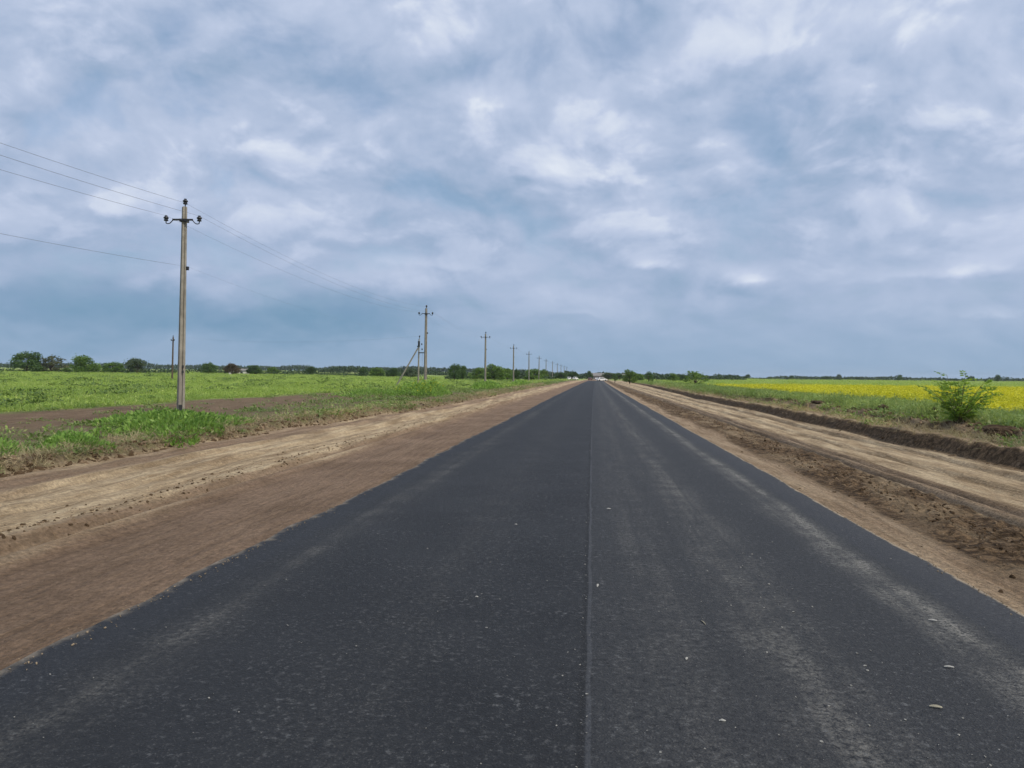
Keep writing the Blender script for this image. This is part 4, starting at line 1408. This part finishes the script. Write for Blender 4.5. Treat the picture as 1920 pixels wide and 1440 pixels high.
# ------------------------------------------------------------------ single plants near the road
def weed_clump(name, x, y, rx, ry, h, n, label, yellow=0.0, seed=0, rz=0.0, size=0.13):
    rng = np.random.default_rng(seed)
    a = rng.uniform(0, 6.283, n)
    r = np.sqrt(rng.uniform(0, 1, n))
    edge = 1 + 0.28 * np.sin(3 * a + seed) + 0.16 * np.sin(7 * a + 2 * seed)
    px, py = rx * r * np.cos(a) * edge, ry * r * np.sin(a) * edge
    hump = (1 - r ** 2.2) * (0.62 + 0.8 * np.clip(0.5 + fbm(px / 0.7 + 20, py / 0.7, 3, seed), 0, 1))
    gzv = ground_z(px * math.cos(rz) - py * math.sin(rz) + x, px * math.sin(rz) + py * math.cos(rz) + y) - gz(x, y)
    pz = gzv + h * np.clip(hump, 0.08, 2) * rng.uniform(0.30, 1.0, n) ** 0.6
    c = np.stack([px, py, pz], 1)
    out = np.stack([np.cos(a) * r, np.sin(a) * r, np.full(n, 0.75)], 1)
    up = unit(out + rng.normal(size=(n, 3)) * 0.45)
    ax = unit(np.cross(up, rng.normal(size=(n, 3))))
    s = size * rng.uniform(0.5, 1.5, n)
    V, F = quads_from(c, ax, up, s * 0.42, s)
    root = empty(name, (x, y, gz(x, y)), rz)
    tag(new_mesh_obj('leaves', V, F, G_['lush'], root), kind='stuff')
    nb = n // 12
    k = rng.integers(0, n, nb)
    bv, bf = blades(rng, nb, 0.02, h * 0.5, h * 1.05, 0.022, 0.7)
    per = len(bv) // nb
    bv = bv + np.repeat(np.stack([px[k], py[k], gzv[k] + 0.1 * h * hump[k]], 1), per, 0)
    tag(new_mesh_obj('grass_blades', bv, bf, G_['lush'], root), kind='stuff')
    if yellow:
        m = int(n * yellow)
        k = rng.choice(np.where(hump > 0.35)[0], m)
        pts = np.stack([px[k], py[k], gzv[k] + h * hump[k] * rng.uniform(0.85, 1.12, m)], 1)
        tag(new_mesh_obj('flowers', *leaf_cloud(rng, pts, 0.11, 1.2), G_['yellow'], root), kind='stuff')
    tag(root, label, 'weeds', 'leafy weed clumps on the left verge')
    return root


weed_clump('weed_clump', -12.9, 22.5, 1.75, 4.3, 0.46, 6500, 'large bright green weed clump around the foot of the largest pole', 0, 1, R(38))
weed_clump('weed_clump', -11.4, 15.9, 0.65, 1.25, 0.30, 1500, 'small dark green weed clump on the dirt edge left of the largest clump', 0, 2, R(30), 0.09)
weed_clump('weed_clump', -12.0, 13.9, 0.8, 1.3, 0.36, 1400, 'green weed clump cut off by the left picture edge', 0, 3, R(20), 0.10)
weed_clump('weed_clump', -12.7, 19.0, 0.25, 0.5, 0.22, 320, 'tiny weed tuft on the dry clods in front of the largest clump', 0, 4, 0, 0.08)
weed_clump('weed_clump', -13.6, 62.5, 2.1, 5.5, 1.15, 5200, 'yellow-topped weed clump in front of the second pole', 0.07, 5, R(12), 0.17)
weed_clump('weed_clump', -17.4, 60.0, 3.0, 3.0, 0.55, 2200, 'low pale weed patch left of the yellow-topped clump', 0, 6, 0, 0.15)
weed_clump('weed_clump', -13.2, 96.0, 1.8, 6.5, 0.95, 2600, 'dark green weed clump on the verge below the third pole', 0, 7, R(8), 0.2)
weed_clump('weed_clump', -12.4, 134.0, 1.8, 9.0, 0.9, 2200, 'long low weed clump at the far end of the left verge', 0, 8, R(6), 0.22)


def sapling(x, y, h, w, label, seed):
    """many-stemmed young tree: stems fan out from the foot and carry layered feather leaves"""
    rng = np.random.default_rng(seed)
    root = empty('sapling', (x, y, gz(x, y) - 0.03))
    mb = MB()
    Vs = []
    for k in range(17):
        a = k * 2.399 + rng.uniform(-0.3, 0.3)
        out = w * 0.5 * math.sqrt((k + 0.7) / 17) * rng.uniform(0.8, 1.1)
        top = h * (1.0 - 0.42 * ((k + 0.5) / 17) ** 1.2) * rng.uniform(0.85, 1.05)
        dirv = Vector((math.cos(a), math.sin(a), 0))
        pts = []
        for j in range(6):
            f = j / 5
            pts.append(dirv * (out * f ** 1.35) + Vector((0, 0, top * f)))
        mb.tube(pts, [0.018 * (1 - 0.8 * j / 5) for j in range(6)], 5, cap=False)
        nf = rng.integers(7, 11)
        for q in range(nf):
            f = 0.10 + 0.90 * (q + rng.uniform(0, 0.8)) / nf
            i0 = min(int(f * 5), 4)
            base = pts[i0].lerp(pts[i0 + 1], f * 5 - i0)
            fa = a + rng.normal(0, 0.7)
            ln = rng.uniform(0.30, 0.55) * (1.1 - 0.35 * f)
            fd = np.array([math.cos(fa), math.sin(fa), rng.uniform(0.1, 0.75)])
            fd /= np.linalg.norm(fd)
            side = np.cross(fd, [0, 0, 1.0])
            side /= np.linalg.norm(side)
            nl = 7
            for j in range(nl):
                ff = (j + 1) / nl
                c = np.array(base) + fd * ln * ff + np.array([0, 0, -0.10 * ln * ff * ff])
                for s in (-1, 1):
                    up = side * s + fd * 0.55 + np.array([0, 0, rng.uniform(-0.6, 0.3)])
                    up /= np.linalg.norm(up)
                    axx = np.cross(up, [0, 0, 1.0]) * 0.6 + np.array([0, 0, rng.uniform(0.3, 0.9)]) * rng.choice([-1, 1]) + rng.normal(0, 0.25, 3)
                    axx -= up * axx.dot(up)
                    axx /= np.linalg.norm(axx)
                    L = 0.12 * (1.15 - 0.5 * ff) * rng.uniform(0.8, 1.2)
                    Vs += [c, c + up * L * 0.5 + axx * L * 0.26, c + up * L, c + up * L * 0.5 - axx * L * 0.26]
    mb.build('stems', M['twig'], root)
    V = np.array(Vs)
    tag(new_mesh_obj('leaves', V, np.arange(len(V)).reshape(-1, 4), G_['sapling'], root), kind='stuff')
    tag(root, label, 'sapling')


sapling(11.12, 24.6, 1.50, 2.25, 'bright green feathery sapling on the soil bank before the yellow field', 4)


# ------------------------------------------------------------------ soil clods and road litter
def clod_mesh(rng, rx, ry, rz_, rough=0.35, sub=2):
    """an angular lump: displaced subdivided octahedron"""
    import bmesh
    bm = bmesh.new()
    bmesh.ops.create_icosphere(bm, subdivisions=sub, radius=1.0)
    ph = rng.uniform(0, 10, 3)
    for v in bm.verts:
        c = v.co
        d = 1 + rough * (math.sin(c.x * 3.1 + ph[0]) * math.sin(c.y * 2.7 + ph[1]) + 0.6 * math.sin(c.z * 4.3 + ph[2] + c.x * 2)) + rng.normal(0, 0.10 if sub < 3 else 0.05) + (0.28 * float(fbm(np.array([c.x * 2.4 + ph[0]]), np.array([c.y * 2.4 + c.z * 1.7 + ph[1]]), 4, 7)[0]) if sub > 2 else 0)
        v.co = Vector((c.x * d * rx, c.y * d * ry, c.z * d * rz_))
    me = bpy.data.meshes.new('clod')
    bm.to_mesh(me)
    bm.free()
    return me


def soil_clods():
    rng = np.random.default_rng(31)
    spots = [(11.25, 21.6, 0.75, 0.32, 0.20, 'widest dark soil lump on the right bank beside the picture edge'),
             (11.9, 27.8, 0.42, 0.30, 0.25, 'dark upturned soil lump just left of the feathery sapling'),
             (12.0, 33.6, 0.45, 0.34, 0.20, 'broken dark soil lump on the bank, second left of the sapling'),
             (11.9, 35.8, 0.38, 0.30, 0.18, 'low dark soil lump on the bank, third left of the sapling'),
             (12.1, 41.5, 0.55, 0.5, 0.13, 'wide dark soil lump at the edge of the tall weeds, fourth left of the sapling'),
             (12.2, 47.0, 0.5, 0.5, 0.13, 'farthest dark soil lump along the edge of the tall weeds')]
    for x, y, a, b, c, lab in spots:
        me = clod_mesh(rng, a, b * 1.5, c * 1.35, 0.36, 4)
        me.materials.append(M['lump'])
        o = bpy.data.objects.new('soil_clod', me)
        COL.objects.link(o)
        o.location = (x, y, gz(x, y) - c * 0.45)
        o.rotation_euler = (0, 0, rng.uniform(-0.4, 0.4))
        tag(o, lab, 'soil lump', 'large soil lumps on the right bank')
    # small crumbs, uncountable
    protos = []
    for k in range(5):
        me = clod_mesh(rng, 1.0, 0.85, 0.7, 0.35)
        me.materials.append(M['clod'] if k < 3 else M['drysoil'])
        protos.append(bpy.data.objects.new('crumb', me))
    P, S = [], []
    n = 3400
    y = spread(rng, n, 5, 90)
    x = 4.65 + rng.normal(0, 0.36, n) + 0.4 * fbm(y / 3, y * 0, 2, 41) + bend(y)
    P.append(place(x, y, 0.0)); S.append(0.008 + 0.024 * rng.uniform(0, 1, n) ** 3)
    n = 1300
    y = spread(rng, n, 8, 90)
    x = bank_line(y) + rng.normal(-0.05, 0.28, n) + bend(y)
    P.append(place(x, y, -0.02)); S.append(0.012 + 0.045 * rng.uniform(0, 1, n) ** 2.5)
    n = 1800
    y = spread(rng, n, 12, 80)
    x = bank_line(y) + 1.8 + rng.normal(0.0, 0.5, n) + bend(y)
    P.append(place(x, y, 0.0)); S.append(0.02 + 0.09 * rng.uniform(0, 1, n) ** 2.5)
    n = 2600
    y = spread(rng, n, 8, 90)
    x = verge_line(y) - np.abs(rng.normal(0, 0.5, n)) + 0.15 + bend(y)
    P.append(place(x, y, 0.0)); S.append(0.018 + 0.06 * rng.uniform(0, 1, n) ** 2.5)
    n = 1500
    y = spread(rng, n, 5, 60)
    x = -6.3 + rng.normal(0, 0.3, n) + bend(y)
    P.append(place(x, y, 0.0)); S.append(0.008 + 0.022 * rng.uniform(0, 1, n) ** 3)
    P, S = np.concatenate(P), np.concatenate(S)
    scatter('soil_crumbs', protos, P, S, S * rng.uniform(0.6, 1.1, len(S)), 'loose soil crumbs and clods along the graded shoulders', 'soil crumbs', 8, 0.6)

    P, S = [], []
    for uu, sg in ((ROAD_L - 0.02, 0.08), (ROAD_R + 0.02, 0.05)):
        n = 1500
        y = spread(rng, n, 3.4, 45)
        x = uu + rng.normal(0, sg, n) + bend(y)
        inside = (x - bend(y) > ROAD_L + 0.02) & (x - bend(y) < ROAD_R - 0.02)
        P.append(np.stack([x, y, np.where(inside, 0.002, ground_z(x, y))], 1)); S.append(0.0025 + 0.006 * rng.uniform(0, 1, n) ** 3)
    protos = []
    for k in range(3):
        me = clod_mesh(rng, 1.0, 0.85, 0.7, 0.35)
        me.materials.append(M['grit'])
        protos.append(bpy.data.objects.new('grit', me))
    P, S = np.concatenate(P), np.concatenate(S)
    scatter('edge_grit', protos, P, S, S * 0.8, 'pale sandy grit crumbled along both edges of the asphalt', 'grit', 14, 0.6)


soil_clods()


def road_litter():
    rng = np.random.default_rng(77)
    protos = []
    for k in range(4):
        me = clod_mesh(rng, 1.0, 0.8, 0.55, 0.3)
        me.materials.append(M['chip'])
        protos.append(bpy.data.objects.new('chip', me))
    n = 900
    y = spread(rng, n, 3.0, 26)
    u = rng.uniform(-3.2, 3.0, n)
    # most chips lie along the joint and on the dusty bands of the right lane
    m = rng.uniform(0, 1, n)
    u = np.where(m < 0.16, rng.normal(-0.07, 0.04, n), u)
    u = np.where((m > 0.16) & (m < 0.58), rng.normal(1.3, 0.5, n), u)
    u = np.clip(u, -3.2, 3.0)
    x = u + bend(y)
    s = 0.0025 + 0.006 * rng.uniform(0, 1, n) ** 4
    scatter('stone_chips', protos, np.stack([x, y, np.full(n, 0.008)], 1), s, s * 0.7, 'tiny pale stone chips strewn over the asphalt', 'stone chips', 9, 0.3)

    def flat(x, y, l, w, a, lab, mat='scrap', name='litter_scrap', curl=0.005):
        l, w = l * 0.55, w * 0.5
        mb = MB()
        k = 7
        top, bot = [], []
        for j in range(k):
            f = j / (k - 1) - 0.5
            ww = w * (1 - 0.7 * abs(2 * f) ** 2) * (0.8 + 0.35 * rng.uniform())
            z = curl * (math.cos(f * 5.0 + rng.uniform(-.3, .3)) * 0.5 + 0.6)
            top.append(((f * l, -ww / 2, z), (f * l, ww / 2, z + curl * 0.4)))
        vs = [p for t in top for p in t] + [(p[0], p[1], max(p[2] - 0.004, 0)) for t in top for p in t]
        n2 = 2 * k
        fs = []
        for j in range(k - 1):
            a0 = 2 * j
            fs += [(a0, a0 + 1, a0 + 3, a0 + 2), (n2 + a0, n2 + a0 + 2, n2 + a0 + 3, n2 + a0 + 1),
                   (a0, a0 + 2, n2 + a0 + 2, n2 + a0), (a0 + 1, n2 + a0 + 1, n2 + a0 + 3, a0 + 3)]
        fs += [(0, n2, n2 + 1, 1), (n2 - 2, n2 - 1, 2 * n2 - 1, 2 * n2 - 2)]
        mb.add(vs, fs)
        o = mb.build(name, M[mat])
        o.location = (x + float(bend(y)), y, 0.010)
        o.rotation_euler = (0, 0, R(a))
        tag(o, lab, 'litter', 'pale scraps lying on the asphalt')
    flat(0.066, 6.25, 0.15, 0.036, 84, 'upright pale scrap beside the centre joint of the road')
    flat(0.784, 5.40, 0.17, 0.018, 102, 'long thin straw lying in the middle of the right lane', 'straw', 'straw_stalk')
    flat(0.586, 4.69, 0.07, 0.026, 70, 'small white scrap just below the long straw')
    flat(1.786, 4.16, 0.11, 0.050, -8, 'broad beige scrap at the lower right of the road', 'straw')
    flat(2.40, 5.66, 0.10, 0.030, -12, 'thin white scrap near the right edge of the road')
    flat(0.232, 9.92, 0.10, 0.060, 5, 'flat pale scrap right of the joint, farthest up the road')
    flat(0.658, 3.86, 0.06, 0.026, 0, 'little pale scrap closest to the bottom of the picture')
    flat(2.11, 4.75, 0.10, 0.032, -5, 'faint grey scrap below the thin white one near the right edge')
    flat(-0.843, 8.70, 0.06, 0.030, 0, 'small pale scrap in the left lane up the road')
    flat(-0.856, 5.80, 0.045, 0.022, 10, 'tiny pale scrap in the left lane nearer the camera')


road_litter()


# ------------------------------------------------------------------ cars and buildings far down the road
def make_car(name, paint, label, x, y, rz):
    root = empty(name, (x, y, gz(x, y) if y > 330 else max(gz(x, y), 0.0)), rz)
    prof = [(-2.05, 0.32), (-2.08, 0.62), (-1.95, 0.86), (-1.55, 0.95), (-1.15, 1.38), (-0.75, 1.47), (0.35, 1.46), (0.62, 1.40), (1.12, 0.98), (1.85, 0.86), (2.08, 0.66), (2.1, 0.34)]
    mb = MB()
    n = len(prof)
    secs = [(-0.82, 0.92), (-0.74, 1.0), (0.74, 1.0), (0.82, 0.92)]
    for sx, sc in secs:
        for px, pz in prof:
            t = max(0, (pz - 0.9) / 0.57)
            mb.v.append((sx * (1 - 0.14 * t), px * (0.985 if sc < 1 else 1), 0.32 + (pz - 0.32) * (0.97 if sc < 1 else 1)))
    for j in range(3):
        for k in range(n):
            a, b = j * n + k, j * n + (k + 1) % n
            mb.f.append((a, a + n, b + n, b))
    mb.f.append(tuple(range(n)))
    mb.f.append(tuple(range(3 * n, 4 * n))[::-1])
    mb.build('body', M[paint], root)
    gl = MB()
    gl.add([(-0.62, -1.53, 0.99), (0.62, -1.53, 0.99), (0.56, -1.19, 1.37), (-0.56, -1.19, 1.37)], [(0, 1, 2, 3)])
    gl.build('rear_window', M['glass'], root).location = (0, -0.03, 0.02)
    gl = MB()
    gl.add([(-0.62, 1.08, 1.03), (0.62, 1.08, 1.03), (0.56, 0.66, 1.38), (-0.56, 0.66, 1.38)], [(3, 2, 1, 0)])
    gl.build('windscreen', M['glass'], root).location = (0, 0.03, 0.02)
    for s in (-1, 1):
        gl = MB()
        gl.add([(s * 0.83, -1.25, 1.0), (s * 0.83, 0.85, 1.0), (s * 0.745, 0.5, 1.36), (s * 0.745, -0.95, 1.36)], [(0, 1, 2, 3) if s > 0 else (3, 2, 1, 0)])
        gl.build('side_window', M['glass'], root)
        lp = MB()
        lp.box((s * 0.66, -2.06, 0.72), (0.22, 0.06, 0.18))
        lp.build('tail_lamp', M['redlamp'], root)
        for yy in (-1.3, 1.32):
            wh = MB()
            wh.tube([(s * 0.66, yy, 0.31), (s * 0.84, yy, 0.31)], 0.31, 14)
            wh.build('wheel', M['tyre'], root)
    tag(root, label, 'car', 'cars at the end of the road')
    return root


make_car('parked_car', 'carwhite', 'white car standing slantwise on the right at the end of the asphalt', 4.0, 300.0, R(-62))
make_car('parked_car', 'carwhite', 'left one of two white cars on the left dirt shoulder', -10.6, 372.0, R(8))
make_car('parked_car', 'carwhite', 'right one of two white cars on the left dirt shoulder', -7.6, 375.0, R(-20))
make_car('parked_car', 'cardark', 'dark reddish car in the middle of the road by the village', -0.6, 385.0, R(2))
make_car('parked_car', 'carwhite', 'tiny white car behind the dark reddish car', 3.0, 430.0, R(-5))


def make_house(name, x, y, w, d, h, roof_h, rz, label, cat='house', wall='wallwhite', windows=3):
    r = empty(name, (x, y, gz(x, y) - 0.2), rz)
    mb = MB()
    mb.box((0, 0, (h + 0.2) / 2), (w, d, h + 0.2))
    wl = mb.build('wall', M[wall], r)
    rf = MB()
    o = 0.35
    a, b, z0 = w / 2 + o, d / 2 + o, h + 0.2
    rf.add([(-a, -b, z0), (a, -b, z0), (a, b, z0), (-a, b, z0), (-a, 0, z0 + roof_h), (a, 0, z0 + roof_h)],
           [(0, 1, 5, 4), (2, 3, 4, 5), (0, 4, 3), (1, 2, 5), (3, 2, 1, 0)])
    rf.build('roof', M['slate'], r)
    for k in range(windows):
        wn = MB()
        wn.box((-w / 2 + w * (k + 1) / (windows + 1), -d / 2 - 0.02, h * 0.55), (0.9, 0.08, 1.0))
        wn.build('window', M['glass'], r)
    tag(r, label, cat)


make_house('village_house', 4.2, 520.0, 9.0, 7.0, 2.4, 1.9, R(4), 'grey-roofed village house at the end of the road', wall='wallgrey')
make_house('village_house', 20.5, 500.0, 6.0, 5.0, 2.2, 1.5, R(-8), 'small pale village house right of the road end', windows=2)
make_house('farm_building', -148.2, 312.0, 7.5, 4.5, 1.5, 0.8, R(18), 'low white farm building between the dark and the reddish brown tree', 'building', windows=2)


# ------------------------------------------------------------------ the air
def build_haze():
    mb = MB()
    mb.box((0, 2300, 14.5), (12400, 6200, 33.0))
    m = bpy.data.materials.new('thin_haze')
    m.use_nodes = True
    t = NT(m.node_tree)
    t.n.clear()
    out = t.node('ShaderNodeOutputMaterial')
    vol = t.node('ShaderNodeVolumePrincipled')
    vol.inputs['Color'].default_value = (0.80, 0.88, 1.0, 1.0)
    vol.inputs['Density'].default_value = 0.00009
    vol.inputs['Anisotropy'].default_value = 0.2
    t.l.new(vol.outputs[0], out.inputs['Volume'])
    o = mb.build('haze', m)
    tag(o, 'thin bluish haze in the air over the plain', 'haze', kind='stuff')


build_haze()
